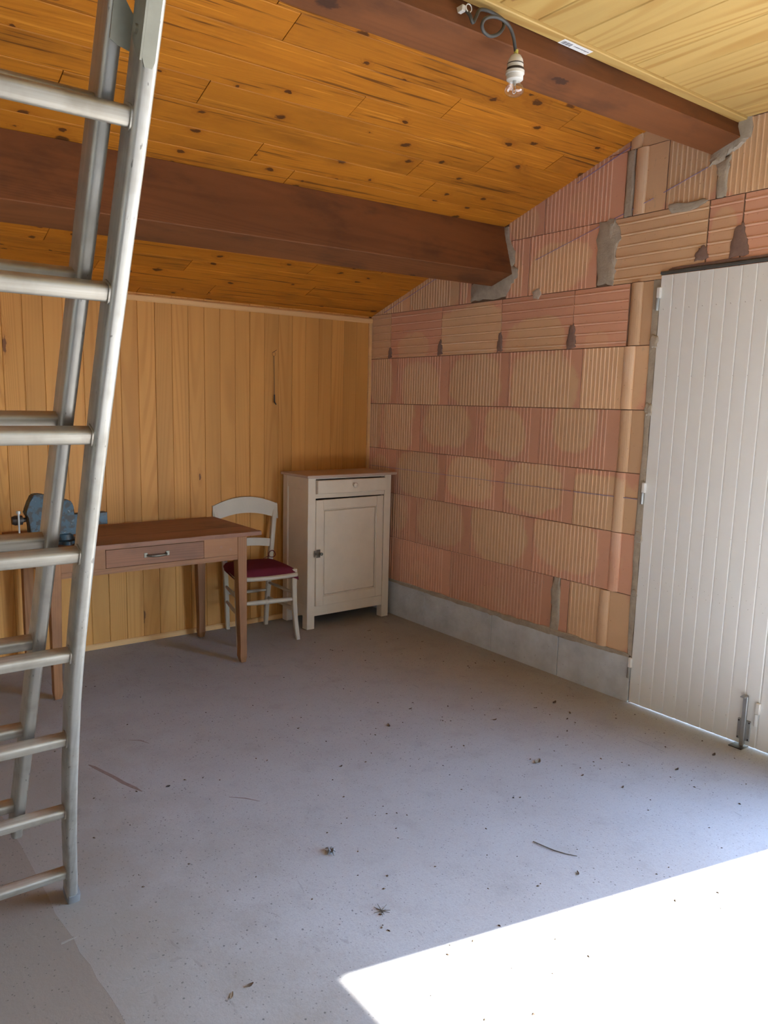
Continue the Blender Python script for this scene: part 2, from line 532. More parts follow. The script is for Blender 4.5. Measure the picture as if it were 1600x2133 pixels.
edge = [(0.475, 4.6), (0.48, 3.2), (0.476, 2.77), (0.489, 2.54), (0.491, 2.32), (0.494, 2.21), (0.490, 2.12), (0.497, 2.05), (0.503, 1.98),
        (0.501, 1.92), (0.510, 1.86), (0.509, 1.80), (0.516, 1.74), (0.520, 1.67), (0.519, 1.60), (0.53, 1.4), (0.55, 0.6), (0.56, YF - .1)]
bm = nb()
prism(bm, [(X + 0.20, YF - .1), (X + 0.20, 4.6)] + edge, -0.15, 0.0, 'z')
fl = obj('floor', bm, m_floor)
tag(fl, 'dusty grey concrete garage floor with pits and stains', 'floor', kind='structure')
bm = nb()
prism(bm, edge[::-1] + [(XL - .1, 4.6), (XL - .1, YF - .1)], -0.15, -0.0002, 'z')
o = obj('old_slab', bm, m_old, fl)
o['label'] = 'older darker brown concrete slab with a ragged straight edge'
# pale lime smears on the slab edge
bm = nb()
for (cx, cy, lx, ly) in ((0.492, 1.987, 0.045, 0.006),):
    prism(bm, [(cx - lx / 2, cy - ly), (cx + lx / 2, cy + ly * .2), (cx + lx * .48, cy + ly), (cx - lx * .45, cy + ly * .3)], -0.01, 0.0005, 'z')
obj('lime_smear', bm, m_floor, fl)

def scuff(pts, w, mat):
    bm = nb()
    L_, R_ = [], []
    rr = random.Random(5)
    P_ = [Vector((p[0], p[1], 0)) for p in pts]
    for i, p in enumerate(P_):
        d = (P_[min(i + 1, len(P_) - 1)] - P_[max(i - 1, 0)]).normalized()
        n = Vector((-d.y, d.x, 0)) * w * (0.25 if i in (0, len(P_) - 1) else rr.uniform(.6, 1.2)) / 2
        L_.append((p.x + n.x, p.y + n.y)); R_.append((p.x - n.x, p.y - n.y))
    prism(bm, L_ + R_[::-1], -0.002, 0.0004, 'z')
    return obj('scuff_mark', bm, mat, fl)
m_scuff = cement('scuff', (0.24, 0.18, 0.16), 60, 0.1)
scuff([(0.840, 2.985), (0.852, 2.955), (0.868, 2.90), (0.89, 2.83), (0.905, 2.765), (0.928, 2.70), (0.940, 2.66)], 0.014, m_scuff)
scuff([(1.05, 3.12), (1.09, 3.09), (1.11, 3.04)], 0.006, m_scuff)
scuff([(1.19, 2.44), (1.235, 2.40), (1.27, 2.35)], 0.005, m_scuff)

def stain(cx, cy, r, seed, mat):
    rr = random.Random(seed)
    n = 18
    ring = [(cx + r * rr.uniform(.45, 1.15) * math.cos(2 * math.pi * k / n), cy + r * 0.6 * rr.uniform(.45, 1.15) * math.sin(2 * math.pi * k / n)) for k in range(n)]
    bm = nb()
    prism(bm, ring, -0.002, 0.0003, 'z')
    return obj('floor_stain', bm, mat, fl)
m_stain = cement('stained_concrete', (0.315, 0.295, 0.275), 40, 0.2)
for i, (cx, cy, r) in enumerate(((0.655, 1.80, 0.022), (0.700, 1.755, 0.016), (0.640, 1.74, 0.012), (0.60, 1.695, 0.02), (0.575, 1.76, 0.014), (0.74, 1.86, 0.012), (0.61, 1.62, 0.014))):
    stain(cx, cy, r, i + 3, m_stain)

# ---- right wall: mortar core with the door opening
ZS = [0.245, 0.5426, 0.8461, 1.1466, 1.4523, 1.7561, 2.0515, 2.36, 2.66, 2.96, 3.26]
DOOR_FAR, DOOR_NEAR, DOOR_TOP = 2.176, -1.60, 2.085
bm = nb()
prism(bm, [(4.62, -0.1), (4.62, zc(4.62) + .05), (RIDGE, zc(RIDGE) + .05), (YF - .1, zc(YF - .1) + .05), (YF - .1, -0.1), (DOOR_NEAR, -0.1),
           (DOOR_NEAR, DOOR_TOP), (DOOR_FAR, DOOR_TOP), (DOOR_FAR, -0.1)], X + 0.007, X + 0.20, 'x')
wr = obj('wall_right', bm, m_joint)
tag(wr, 'unplastered wall of ribbed hollow clay bricks around the garage door', 'wall', kind='structure')

PROF = {}
def rib_profile(L, margin_near, kind):
    """list of (y, x): from far (+L/2) to near (-L/2); x = 0 proud, 0.003 back"""
    pts = []
    y = L / 2
    end = -L / 2 + margin_near
    pitch = 0.0245
    pts.append((y, 0.003))
    y -= 0.008
    while y - pitch > end:
        pts += [(y, 0.003), (y - 0.0022, 0.0), (y - 0.0070, 0.0), (y - 0.0092, 0.003)]
        y -= pitch
    if kind == 'end':      # quarter round bead and flat return of a jamb brick
        y = end
        w = 0.062
        pts.append((y + 0.004, 0.003))
        for k in range(9):
            a = math.pi * k / 8
            pts.append((y - w * (1 - math.cos(a)) / 2, 0.006 - 0.014 * math.sin(a)))
        pts.append((y - w - 0.004, 0.0045))
        pts.append((-L / 2, 0.0030))
    else:
        pts.append((-L / 2, 0.003))
    return pts

def brick_mesh(L, h, kind, margin=0.045):
    key = (round(L, 3), round(h, 3), kind, margin)
    if key in PROF: return PROF[key]
    bm = nb()
    D = 0.05
    c = 0.002
    if kind in ('v', 'end'):
        pts = rib_profile(L - 2 * c, margin, kind)
        poly = [(x, y) for y, x in pts] + [(D, -L / 2 + c), (D, L / 2 - c)]
        prism(bm, poly, -h / 2 + c, h / 2 - c, 'z')
    elif kind == 'h':
        pts = [(h / 2 - c, 0.003)]
        n = 6
        for k in range(n):
            z = h / 2 - h * (k + 0.55) / n
            pts += [(z + 0.005, 0.003), (z + 0.002, -0.0005), (z - 0.002, -0.0005), (z - 0.006, 0.0045), (z - 0.009, 0.003)]
        pts.append((-h / 2 + c, 0.003))
        poly = [(x, z) for z, x in pts] + [(D, -h / 2 + c), (D, h / 2 - c)]
        prism(bm, poly, -L / 2 + c, L / 2 - c, 'y')
    else:                    # smooth jamb brick beside the horizontal course
        w = 0.062
        pts = [(L / 2 - c, 0.004)]
        for k in range(9):
            a = math.pi * k / 8
            pts.append((L / 2 - 0.004 - w * (1 - math.cos(a)) / 2, 0.006 - 0.014 * math.sin(a)))
        pts += [(L / 2 - 0.008 - w, 0.0045), (-L / 2 + c, 0.003)]
        poly = [(x, y) for y, x in pts] + [(D, -L / 2 + c), (D, L / 2 - c)]
        prism(bm, poly, -h / 2 + c, h / 2 - c, 'z')
    me = fin(bm, 'brick')
    me.materials.append(m_brick)
    PROF[key] = me
    return me

def clip_roof(me, cy, cz):
    """copy of a brick mesh cut by the roof line"""
    bm = nb()
    bm.from_mesh(me)
    n = Vector((0, SL, 1)).normalized() if cy >= RIDGE else Vector((0, -SL, 1)).normalized()
    p = Vector((0, 0, zc(cy) + 0.03 - cz))
    bmesh.ops.bisect_plane(bm, geom=bm.verts[:] + bm.edges[:] + bm.faces[:], plane_co=p, plane_no=n, clear_outer=True)
    es = [e for e in bm.edges if e.is_boundary]
    if es: bmesh.ops.holes_fill(bm, edges=es)
    m2 = fin(bm, 'brick')
    m2.materials.append(m_brick)
    return m2

def brick(ya, yb, za, zb, kind='v', look=(0.44, 0.46, 0.5, 0.0), margin=0.045):
    if ya < yb: ya, yb = yb, ya
    L, h = ya - yb, zb - za
    cy, cz = (ya + yb) / 2, (za + zb) / 2
    if za > zc(ya) + .03 and za > zc(yb) + .03: return
    me = brick_mesh(L, h, kind, margin)
    if zb > zc(ya) + 0.02 or zb > zc(yb) + .02:
        me = clip_roof(me, cy, cz)
        if len(me.polygons) < 4: return
    j = random.uniform(-0.0012, 0.0012)
    o = link('brick', me, None, wr, (X + j, cy, cz))
    o.color = look
    return o

JAMB = 2.205
# (far, near, kind, look[half width, half height, patch height, redness])
T = (0.62, 0.70, 0.5, 0.0)
OV = (0.40, 0.42, 0.52, 0.0)
courses = {
 0: [(4.43, 4.039, 'v', (0.3, 0.3, 0.5, 0.7)), (4.039, 3.531, 'v', (0.2, 0.2, 0.4, 0.95)), (3.531, 2.704, 'v', (0.15, 0.2, 0.3, 0.95)),
     (2.650, 2.590, 'v', (0.05, 0.1, 0.5, 1.0), 0.05), (2.588, JAMB, 'end', T, 0.19)],
 1: [(4.43, 3.88, 'v', (0.38, 0.5, 0.6, 0.45)), (3.88, 3.363, 'v', (0.44, 0.52, 0.6, 0.35)), (3.363, 2.864, 'v', (0.46, 0.6, 0.55, 0.05)),
     (2.864, 2.353, 'v', (0.42, 0.5, 0.62, 0.18)), (2.350, JAMB, 'end', (0.1, 0.1, 0.5, 0.95), 0.145)],
 2: [(4.43, 4.113, 'v', (0.36, 0.46, 0.4, 0.2)), (4.113, 3.611, 'v', (0.42, 0.5, 0.5, 0.08)), (3.611, 3.106, 'v', (0.42, 0.44, 0.56, 0.0)),
     (3.106, 2.601, 'v', (0.43, 0.48, 0.52, 0.0)), (2.601, JAMB, 'end', (0.62, 0.52, 0.4, 0.0), 0.145)],
 3: [(4.43, 4.29, 'v', T, 0.02), (4.29, 3.871, 'v', (0.44, 0.6, 0.55, 0.05)), (3.871, 3.362, 'v', (0.45, 0.46, 0.62, 0.05)),
     (3.362, 2.860, 'v', (0.36, 0.44, 0.52, 0.0)), (2.860, 2.347, 'v', (0.27, 0.42, 0.68, 0.05)), (2.345, JAMB, 'end', T, 0.140)],
 4: [(4.43, 4.126, 'v', (0.42, 0.6, 0.5, 0.0)), (4.126, 3.610, 'v', (0.42, 0.52, 0.38, 0.0)), (3.610, 3.109, 'v', (0.42, 0.56, 0.45, 0.0)),
     (3.109, 2.599, 'v', (0.46, 0.58, 0.44, 0.0)), (2.599, JAMB, 'end', T, 0.145)],
 5: [(4.43, 4.203, 'h', T), (4.203, 3.691, 'h', (0.30, 0.36, 0.15, 0.25)), (3.691, 3.183, 'h', (0.60, 0.55, 0.45, 0.0)),
     (3.183, 2.674, 'h', (0.42, 0.40, 0.2, 0.08)), (2.674, 2.344, 'h', (0.2, 0.22, 0.05, 0.75)), (2.338, JAMB, 's', T)],
 6: [(4.43, 4.011, 'v', T), (4.011, 3.545, 'v', T), (3.543, 3.44, 'v', (0.3, 0.5, 0.5, 0.3), 0.01), (3.16, 2.998, 'v', (0.3, 0.4, 0.4, 0.55), 0.01),
     (2.996, 2.545, 'v', (0.48, 0.42, 0.40, 0.05)),
     (2.455, 1.970, 'h', T), (1.966, 1.815, 'h', (0.4, 0.4, 0.5, 0.35)), (1.811, 1.31, 'h', (0.2, 0.2, 0.5, 0.85)), (1.308, 0.80, 'h', T),
     (0.797, 0.29, 'h', T), (0.287, -0.22, 'h', T), (-.223, -0.70, 'h', T)],
 7: [(3.16, 2.904, 'v', (0.4, 0.4, 0.4, 0.55)), (2.902, 2.410, 'v', (0.15, 0.2, 0.4, 0.85)), (2.362, 2.190, 's', T), (2.188, 1.945, 'v', T, 0.01),
     (1.90, 1.40, 'v', T), (1.398, 0.89, 'v', T), (0.887, 0.38, 'v', OV), (0.377, -0.13, 'v', T), (-.133, -.64, 'v', T)],
 8: [(2.9, 2.40, 'v', OV), (2.398, 2.10, 's', T), (2.09, 1.60, 'v', T), (1.598, 1.09, 'v', T), (1.088, .58, 'v', OV), (.578, .07, 'v', T), (.068, -.44, 'v', T)],
}
for ci, row in courses.items():
    for r in row:
        brick(r[0], r[1], ZS[ci], ZS[ci + 1], r[2], r[3], *(r[4:] if len(r) > 4 else ()))

# concrete footing blocks
bnds = [4.43, 3.763, 3.143, 2.637, DOOR_FAR + .004]
for a, b in zip(bnds, bnds[1:]):
    bm = bx(X - 0.004, X + 0.05, b + 0.0015, a - 0.0015, -0.02, 0.232, bev=0.003)
    obj('concrete_block', bm, m_cblock, wr)

# mortar: beds, gaps, smears and the packing round the beams
def blob(ring, name='mortar_patch', mat=None, th=0.008, jag=0.006, sub=4, back=0.02):
    """irregular slab on the brick face; ring of (y, z)"""
    rnd = random.Random(int(abs(ring[0][0]) * 1e4 + abs(ring[0][1]) * 1e3))
    pts = []
    n = len(ring)
    for i in range(n):
        a, b = ring[i], ring[(i + 1) % n]
        for k in range(sub):
            t = k / sub
            j = 0 if k == 0 else jag
            pts.append((a[0] + (b[0] - a[0]) * t + rnd.uniform(-j, j), a[1] + (b[1] - a[1]) * t + rnd.uniform(-j, j)))
    cy = sum(p[0] for p in pts) / len(pts)
    cz = sum(p[1] for p in pts) / len(pts)
    bm = nb()
    lv = []
    for f, d in ((1.0, back), (1.0, -th * 0.25), (0.82, -th * 0.9), (0.45, -th)):
        lv.append([bm.verts.new((X + d + rnd.uniform(-th, th) * 0.12, cy + (p[0] - cy) * f, cz + (p[1] - cz) * f)) for p in pts])
    m = len(pts)
    for A, B in zip(lv, lv[1:]):
        for k in range(m):
            bm.faces.new([A[k], A[(k + 1) % m], B[(k + 1) % m], B[k]])
    bm.faces.new(lv[-1])
    bm.faces.new(list(reversed(lv[0])))
    return obj(name, bm, mat or m_mortar, wr, smooth=40)

# bed of mortar between footing and first course
blob([(4.42, 0.228), (3.3, 0.222), (2.9, 0.215), (2.6, 0.22), (2.19, 0.228), (2.19, 0.245), (2.6, 0.252), (3.2, 0.25), (4.42, 0.247)], 'mortar_bed', m_mortar, 0.006, 0.006, 12)
blob([(2.704, 0.25), (2.650, 0.245), (2.645, 0.40), (2.655, 0.545), (2.69, 0.545), (2.712, 0.47), (2.695, 0.38)], th=0.006)
blob([(2.535, 2.06), (2.445, 2.05), (2.43, 2.12), (2.44, 2.2), (2.42, 2.3), (2.452, 2.362), (2.545, 2.362), (2.55, 2.2)], th=0.007, jag=0.012)
blob([(2.405, 2.362), (2.366, 2.362), (2.366, 2.66), (2.405, 2.66)], th=0.005, jag=0.004)
blob([(1.955, 2.50), (1.94, 2.45), (1.937, 2.362), (1.90, 2.362), (1.895, 2.47), (1.888, 2.53)], th=0.006, jag=0.006)
blob([(2.15, 2.335), (2.02, 2.34), (1.98, 2.362), (2.0, 2.374), (2.1, 2.372), (2.17, 2.372)], th=0.004, jag=0.008)
# round the ridge side beam
blob([(1.985, 2.545), (1.985, 2.50), (1.93, 2.505), (1.89, 2.54), (1.86, 2.545), (1.83, 2.575), (1.81, 2.58), (1.805, 2.72), (1.845, 2.72), (1.845, 2.585)], th=0.010, jag=0.006)
# round the middle purlin
blob([(3.44, 2.06), (3.43, 2.155), (3.30, 2.145), (3.235, 2.15), (3.16, 2.19), (3.105, 2.20), (3.10, 2.30), (3.14, 2.36), (3.16, 2.44), (3.20, 2.44),
      (3.18, 2.36), (3.13, 2.25), (3.075, 2.20), (3.075, 2.16), (3.12, 2.13), (3.16, 2.065), (3.30, 2.062)], th=0.012, jag=0.007)
# cement smear down the door jamb
zz = [0.25 + 0.2 * k for k in range(10)]
blob([(2.178, 0.235)] + [(2.178, z) for z in zz] + [(2.178, 2.05)] + [(2.200 + 0.016 * random.random(), z) for z in ([2.05] + zz[::-1])], 'cement_smear', m_mortar, 0.003, 0.004, 3, 0.03)
for (y, z, w, h) in ((2.190, 1.77, .024, .05), (2.192, 1.455, .022, .05), (2.192, 0.84, .022, .045), (2.19, 0.56, .018, .03)):
    blob([(y - w, z - h / 2), (y + w * .3, z - h * .6), (y + w, z), (y + w * .5, z + h * .7), (y - w, z + h / 2)], th=0.009, jag=0.004)
# dark damp fillings at the foot of the channel course joints
for (y, z0, z1, w) in ((4.203, 1.757, 1.83, .020), (3.695, 1.758, 1.855, .024), (3.185, 1.757, 1.875, .022), (2.674, 1.757, 1.885, .030), (1.985, 2.11, 2.175, .035), (1.815, 2.10, 2.24, .045)):
    blob([(y + w, z0), (y - w * .9, z0 + .01), (y - w * .7, (z0 + z1) / 2), (y - w * .2, z1), (y + w * .5, z1 - .01), (y + w * .9, (z0 + z1) / 2)], 'damp_patch', m_damp, 0.004, 0.005)
blob([(2.955, 2.035), (2.915, 2.03), (2.90, 2.06), (2.925, 2.085), (2.96, 2.07)], 'plaster_spot', m_plaster, 0.004, 0.006)
blob([(2.15, 2.086), (1.2, 2.086), (1.2, 2.097), (1.8, 2.100), (2.12, 2.097)], 'damp_patch', m_damp, 0.002, 0.004, 8)

# blue chalk lines snapped on the wall
def chalk(p, q, w=0.0028):
    d = Vector((q[0] - p[0], q[1] - p[1])).normalized()
    n = Vector((-d.y, d.x)) * w / 2
    bm = nb()
    prism(bm, [(p[0] + n.x, p[1] + n.y), (q[0] + n.x, q[1] + n.y), (q[0] - n.x, q[1] - n.y), (p[0] - n.x, p[1] - n.y)], X - 0.0014, X + 0.001, 'x')
    return obj('chalk_line', bm, m_chalk, wr)
chalk((4.40, 1.020), (2.62, 1.021), 0.0018); chalk((2.60, 1.021), (2.215, 1.024), 0.003)
chalk((2.95, 2.235), (2.25, 2.420), 0.0022); chalk((2.2, 2.435), (1.99, 2.50), 0.0022)
chalk((2.70, 2.575), (2.36, 2.687), 0.003)
chalk((4.28, 2.062), (3.62, 2.27), 0.0026)

# ---- back wall
bw = obj('wall_back', bx(XL - .1, X + 0.007, Y + 0.012, Y + 0.20, -0.1, 2.2), m_gap)
tag(bw, 'back wall clad in upright pale pine tongue and groove boards', 'wall', kind='structure')
def board_mesh(L, w, t, ch=0.003, name='board'):
    """local X = length (0..L), Y = width centred, Z = thickness, face at z = 0 looking to +z"""
    bm = nb()
    h = w / 2
    prism(bm, [(-h, -t), (-h, -ch), (-h + ch, 0), (h - ch, 0), (h, -ch), (h, -t)], 0, L, 'x')
    return fin(bm, name)
PITCH_P = 0.1022
me = board_mesh(2.03, PITCH_P - 0.0008, 0.012, 0.0022)
me.materials.append(m_panel)
x = 3.237
k = 0
while x > XL:
    c = x - PITCH_P / 2
    o = link('panel_board', me, None, bw, (c, Y - 0.0006 * (k % 3), 0.02))
    # local X -> up, local Y -> +x, local Z -> -y (towards the room)
    o.rotation_euler = Matrix(((0, 1, 0), (0, 0, -1), (1, 0, 0))).transposed().transposed().to_euler()
    x -= PITCH_P
    k += 1
RV = Matrix(((0, 1, 0), (0, 0, -1), (-1, 0, 0)))
for o in bw.children:   # length up, face to the room
    o.rotation_euler = Matrix(((0, -1, 0), (0, 0, -1), (1, 0, 0))).to_euler()

bm = nb()
prism(bm, [(Y, 1.999), (Y - 0.010, 1.999), (Y - 0.014, 2.006), (Y - 0.014, 2.026), (Y - 0.008, 2.033), (Y, 2.036)], XL, X - 0.001, 'x')
o = obj('trim_1', bm, m_ptrim); tag(o, 'thin pale wood moulding along the top of the panelled wall', 'trim', kind='structure')
o = obj('trim_2', bx(3.236, X - 0.001, Y - 0.012, Y + .01, 0.0, 1.999, bev=0.003), m_ptrim)
tag(o, 'narrow upright wood batten in the corner of panelling and bricks', 'trim', kind='structure')
bm = nb()
prism(bm, [(Y, 0.0), (Y - 0.013, 0.0), (Y - 0.013, 0.024), (Y - 0.008, 0.031), (Y, 0.031)], XL, 3.235, 'x')
o = obj('baseboard_back', bm, m_ptrim); tag(o, 'low wooden skirting strip under the pine panelling', 'baseboard', kind='structure')

# ---- the walls out of view
bm = nb()
prism(bm, [(4.62, -.1), (4.62, zc(4.62) + .05), (RIDGE, zc(RIDGE) + .05), (YF - .1, zc(YF - .1) + .05), (YF - .1, -.1)], XL - 0.2, XL, 'x')
o = obj('wall_left', bm, m_whitewall); tag(o, 'plain rough side wall opposite the bricks', 'wall', kind='structure')
o = obj('wall_front', bx(XL, X + .007, YF - 0.2, YF, -0.1, zc(YF) + .05), m_plainwall)
tag(o, 'plain rough wall behind the viewer', 'wall', kind='structure')

# ---- boarded roof slope
bm = nb()
R0 = 0.03
prism(bm, [(4.75, zc(4.75) + R0), (RIDGE, zc(RIDGE) + R0), (YF - .3, zc(YF - .3) + R0), (YF - .3, zc(YF - .3) + .18), (RIDGE, zc(RIDGE) + .18), (4.75, zc(4.75) + .18)], XL - .3, X + .5, 'x')
ce = obj('ceiling', bm, m_gap)
tag(ce, 'sloping roof lined with knotty orange stained pine boards', 'ceiling', kind='structure')
PB = 0.1265
def sag_at(y):          # the old roof dips a little towards the far end of its beams
    return min(0.0125 * (Y - y) / (Y - 3.19), 0.0134)
ROOF_ROT = (-ANG + math.pi, 0, 0)
BW = PB / math.cos(ANG)
cuts = {0: [1.412, 2.819], 1: [2.236], 2: [1.857, 3.02], 3: [1.270, 2.685], 4: [0.8, 2.366], 5: [1.62, 2.55], 6: [1.843], 7: [0.9, 2.3], 8: [1.2, 2.7], 9: [1.85], 10: [0.75, 2.15],
        11: [1.5, 2.9], 12: [1.0, 2.45], 13: [1.75], 14: [1.3, 2.6], 15: [0.6, 2.0], 16: [1.6]}
for k in range(-12, 17):
    ya = 2.335 + PB * k
    yb = min(ya + PB, Y + 0.01)
    if ya > Y: continue
    cy = (ya + yb) / 2
    xs = [XL] + cuts.get(k, [0.2 + 1.9 * random.random()]) + [X + 0.004]
    for a, b in zip(xs, xs[1:]):
        w = (yb - ya) / math.cos(ANG) - 0.0022
        dz = random.uniform(0, 0.0015)
        bme = board_mesh(b - a - 0.0030, w, 0.022, 0.0018, 'ceiling_board')
        bme.materials.append(m_ceil)
        tw = sag_at(cy)
        o = link('ceiling_board', bme, None, ce, (a + 0.0015, cy, zc(cy) + dz - tw * (X - a)))
        # local X -> x ; local Z -> down, normal to the slope
        xx = Vector((1, 0, tw)).normalized()
        nrm = Vector((0, -SL, -1)); nrm = (nrm - xx * nrm.dot(xx)).normalized()
        o.rotation_euler = Matrix((xx, nrm.cross(xx), nrm)).transposed().to_euler()

# ---- loft floor seen from below
LZ = 2.658
lf = empty('ceiling', (0, 0, 0))
lf.name = 'ceiling_loft'
tag(lf, 'flat loft floor of wide pale pine planks seen from below', 'ceiling', kind='structure')
LP = 0.1695
x = 3.325
lm = {}
while x > XL:
    a, b = x - LP, x
    mid = (a + b) / 2
    y1 = 0.78 if -0.15 < mid < 0.95 else 1.826
    if b > X: b = X - 0.001
    key = (round(y1, 2), round(b - a, 3))
    if key not in lm:
        lm[key] = board_mesh(y1 - YF, b - a - 0.002, 0.022, 0.0035, 'loft_plank')
        lm[key].materials.append(m_loft)
    nrm = Vector((0, 0, -1))
    o = link('loft_plank', lm[key], None, lf, ((a + b) / 2, y1, LZ + random.uniform(0, .001)))
    xx = Vector((0, -1, 0))
    o.rotation_euler = Matrix((xx, nrm.cross(xx), nrm)).transposed().to_euler()
    x -= LP
obj('hatch_joist', bx(-0.2, 1.0, 0.70, 0.775, LZ + .023, LZ + 0.15), m_beam, lf)
o = obj('trim_3', bx(XL, X + .005, 1.828, 1.872, LZ - 0.010, LZ + 0.02, bev=0.003), m_loft)
tag(o, 'pale pine batten between loft planks and dark beam', 'trim', kind='structure')
st = obj('paper_label', bx(2.115, 2.26, 1.838, 1.869, LZ - 0.0108, LZ - 0.0098), m_paper, o)
st['label'] = 'small white paper barcode label'
bm = nb()
for k in range(9):
    box(bm, 2.122 + k * 0.0052, 2.122 + k * 0.0052 + (0.0034 if k % 3 else 0.0018), 1.846, 1.864, LZ - 0.0111, LZ - 0.0107)
for k in range(14):
    box(bm, 2.178 + k * 0.0054, 2.178 + k * 0.0054 + random.uniform(.002, .0045), 1.850, 1.8545, LZ - 0.0111, LZ - 0.0107)
obj('label_print', bm, m_ink, st)

# ---- beams set square to the roof slope
def slope_beam(fb, width, label):
    """fb = (y, z) of the front lower arris"""
    t = Vector((1, -SL)).normalized()          # down the slope, (y, z)
    n = Vector((SL, 1)).normalized()
    b0 = Vector(fb)
    hgt = (zc(fb[0]) - fb[1]) * math.cos(ANG)
    hgt = hgt / 1.0
    P = [b0, b0 + t * width, b0 + t * width + n * (hgt - 0.001), b0 + n * (hgt - 0.001)]
    c = 0.003
    poly = [P[0] + t * c, P[1] - t * c, P[1] + n * c, P[2], P[3], P[0] + n * c]
    bm = nb()
    N = 14
    L = X + 0.004 - XL
    A = []
    for x, sag in ((0, sag_at(fb[0]) * L), (L, 0.0)):       # the beams sag towards the far end
        A.append([bm.verts.new((x, p.x - fb[0], p.y - fb[1] - sag)) for i, p in enumerate(poly)])
    m = len(poly)
    for i in range(m): bm.faces.new([A[0][i], A[1][i], A[1][(i + 1) % m], A[0][(i + 1) % m]])
    bm.faces.new(A[0]); bm.faces.new(A[1][::-1])
    o = obj('roof_beam', bm, m_beam, None, (XL, fb[0], fb[1]))
    return tag(o, label, 'beam', 'dark roof beams')
slope_beam((3.106, 2.180), 0.166, 'thick dark stained beam across the middle of the sloping ceiling')
slope_beam((1.850, 2.586), 0.134, 'dark stained beam beside the pale loft planks, bulb hanging before it')

# ---- garage door: two closed leaves of the folding door
DX = X - 0.004
def leaf(name, ya, n, label):
    root = empty(name, (DX, ya, 0.0))
    tag(root, label, 'door', kind='structure')
    P = 0.0645
    bm = nb()
    prism(bm, [(0.0, -0.0006), (0.0, -P + 0.0006 + 0.007), (0.0035, -P + 0.0045), (0.0035, -P + 0.0006), (0.012, -P + .0006), (0.012, -0.0006)], 0.0075, 2.066, 'z')
    me = fin(bm, 'board'); me.materials.append(m_door)
    for k in range(n):
        link('board', me, None, root, (0, -P * k, 0))
    obj('core', bx(0.0122, 0.036, -P * n + .001, -0.001, 0.009, 2.064), m_door, root)
    if n == 10: obj('rebate_strip', bx(0.020, 0.0395, -P * n - .0009, -P * n + .0008, 0.009, 2.064), m_door, root)
    return root, P
d1, P = leaf('door_1', 2.174, 10, 'closed white grooved garage door leaf hinged to the brick wall')
d2, P = leaf('door_2', 2.174 - 0.0645 * 10 - 0.0012, 9, 'second white door leaf at the right edge of the picture')
def hinge(root, y, z, lower=m_zinc, s=1.0):
    h = obj('hinge', bx(-0.014, 0.002, y - 0.011, y + 0.008, z, z + 0.05, bev=0.003), m_white_hinge, root, smooth=30)
    bm = nb()
    lathe(bm, [(0.0065, z - 0.055), (0.0075, z - 0.053), (0.0075, z - 0.001)], 12, -0.008, y + 0.003)
    obj('hinge_pin', bm, lower, h, smooth=40)
for z in (1.965, 1.06, 0.185): hinge(d1, 0.004, z)
hinge(d1, -0.0645 * 10 + 0.006, 0.165, m_white_hinge)
hinge(d1, -0.0645 * 10 + 0.006, 1.06, m_white_hinge)
hinge(d1, -0.0645 * 10 + 0.006, 1.965, m_white_hinge)
# floor bolt
by = 1.588 - 2.174
b = obj('floor_bolt', bx(-0.006, 0.001, by - 0.029, by + 0.029, 0.028, 0.122, bev=0.002), m_zinc, d1, smooth=30)
obj('bolt_bar', bx(-0.016, -0.004, by - 0.010, by + 0.010, 0.004, 0.232, bev=0.002), m_zinc, b, smooth=30)
obj('bolt_handle', bx(-0.040, -0.004, by - 0.010, by + 0.012, 0.228, 0.234, bev=0.0015), m_zinc, b, smooth=30)
for sy in (-0.023, 0.023):
    for sz in (0.036, 0.113):
        obj('screw', lathe(nb(), [(0.0035, -0.0085), (0.0035, -0.005)], 8, by + sy, sz, 'x'), m_iron, b)
o = obj('floor_socket', bx(X - 0.055, X + 0.004, 1.565, 1.625, 0.0, 0.0035), m_iron)
tag(o, 'small dark metal keep plate on the floor under the door bolt', 'plate')
o = obj('trim_4', bx(X - 0.010, X + 0.035, DOOR_NEAR + .02, 2.178, 2.070, 2.084, bev=0.002), m_rail_dark)
tag(o, 'thin dark metal rail along the top of the white door', 'trim', kind='structure')

# ================================================================== LADDER
TH = 0.448
ld = empty('extension_ladder', (0, 2.17, 0.0), (TH, 0, 0))
tag(ld, 'weathered aluminium extension ladder leaning towards the viewer at the left edge', 'ladder')
tabx = [(0.0, 0.535), (0.138, 0.523), (0.28, 0.508), (0.418, 0.496), (0.56, 0.485), (0.698, 0.476), (0.84, 0.467), (0.978, 0.461), (1.258, 0.455), (1.538, 0.452), (1.818, 0.452), (2.1, 0.454), (3.3, 0.454)]
XC = 0.267
def rrect(w, d, r, n=3, flip=False):
    pts = []
    for cx, cy, a0 in ((w / 2 - r, d / 2 - r, 0), (-w / 2 + r, d / 2 - r, 90), (-w / 2 + r, -d / 2 + r, 180), (w / 2 - r, -d / 2 + r, 270)):
        for k in range(n + 1):
            a = math.radians(a0 + 90 * k / n)
            pts.append((cx + r * math.cos(a), cy + r * math.sin(a)))
    return pts
RT = 0.029
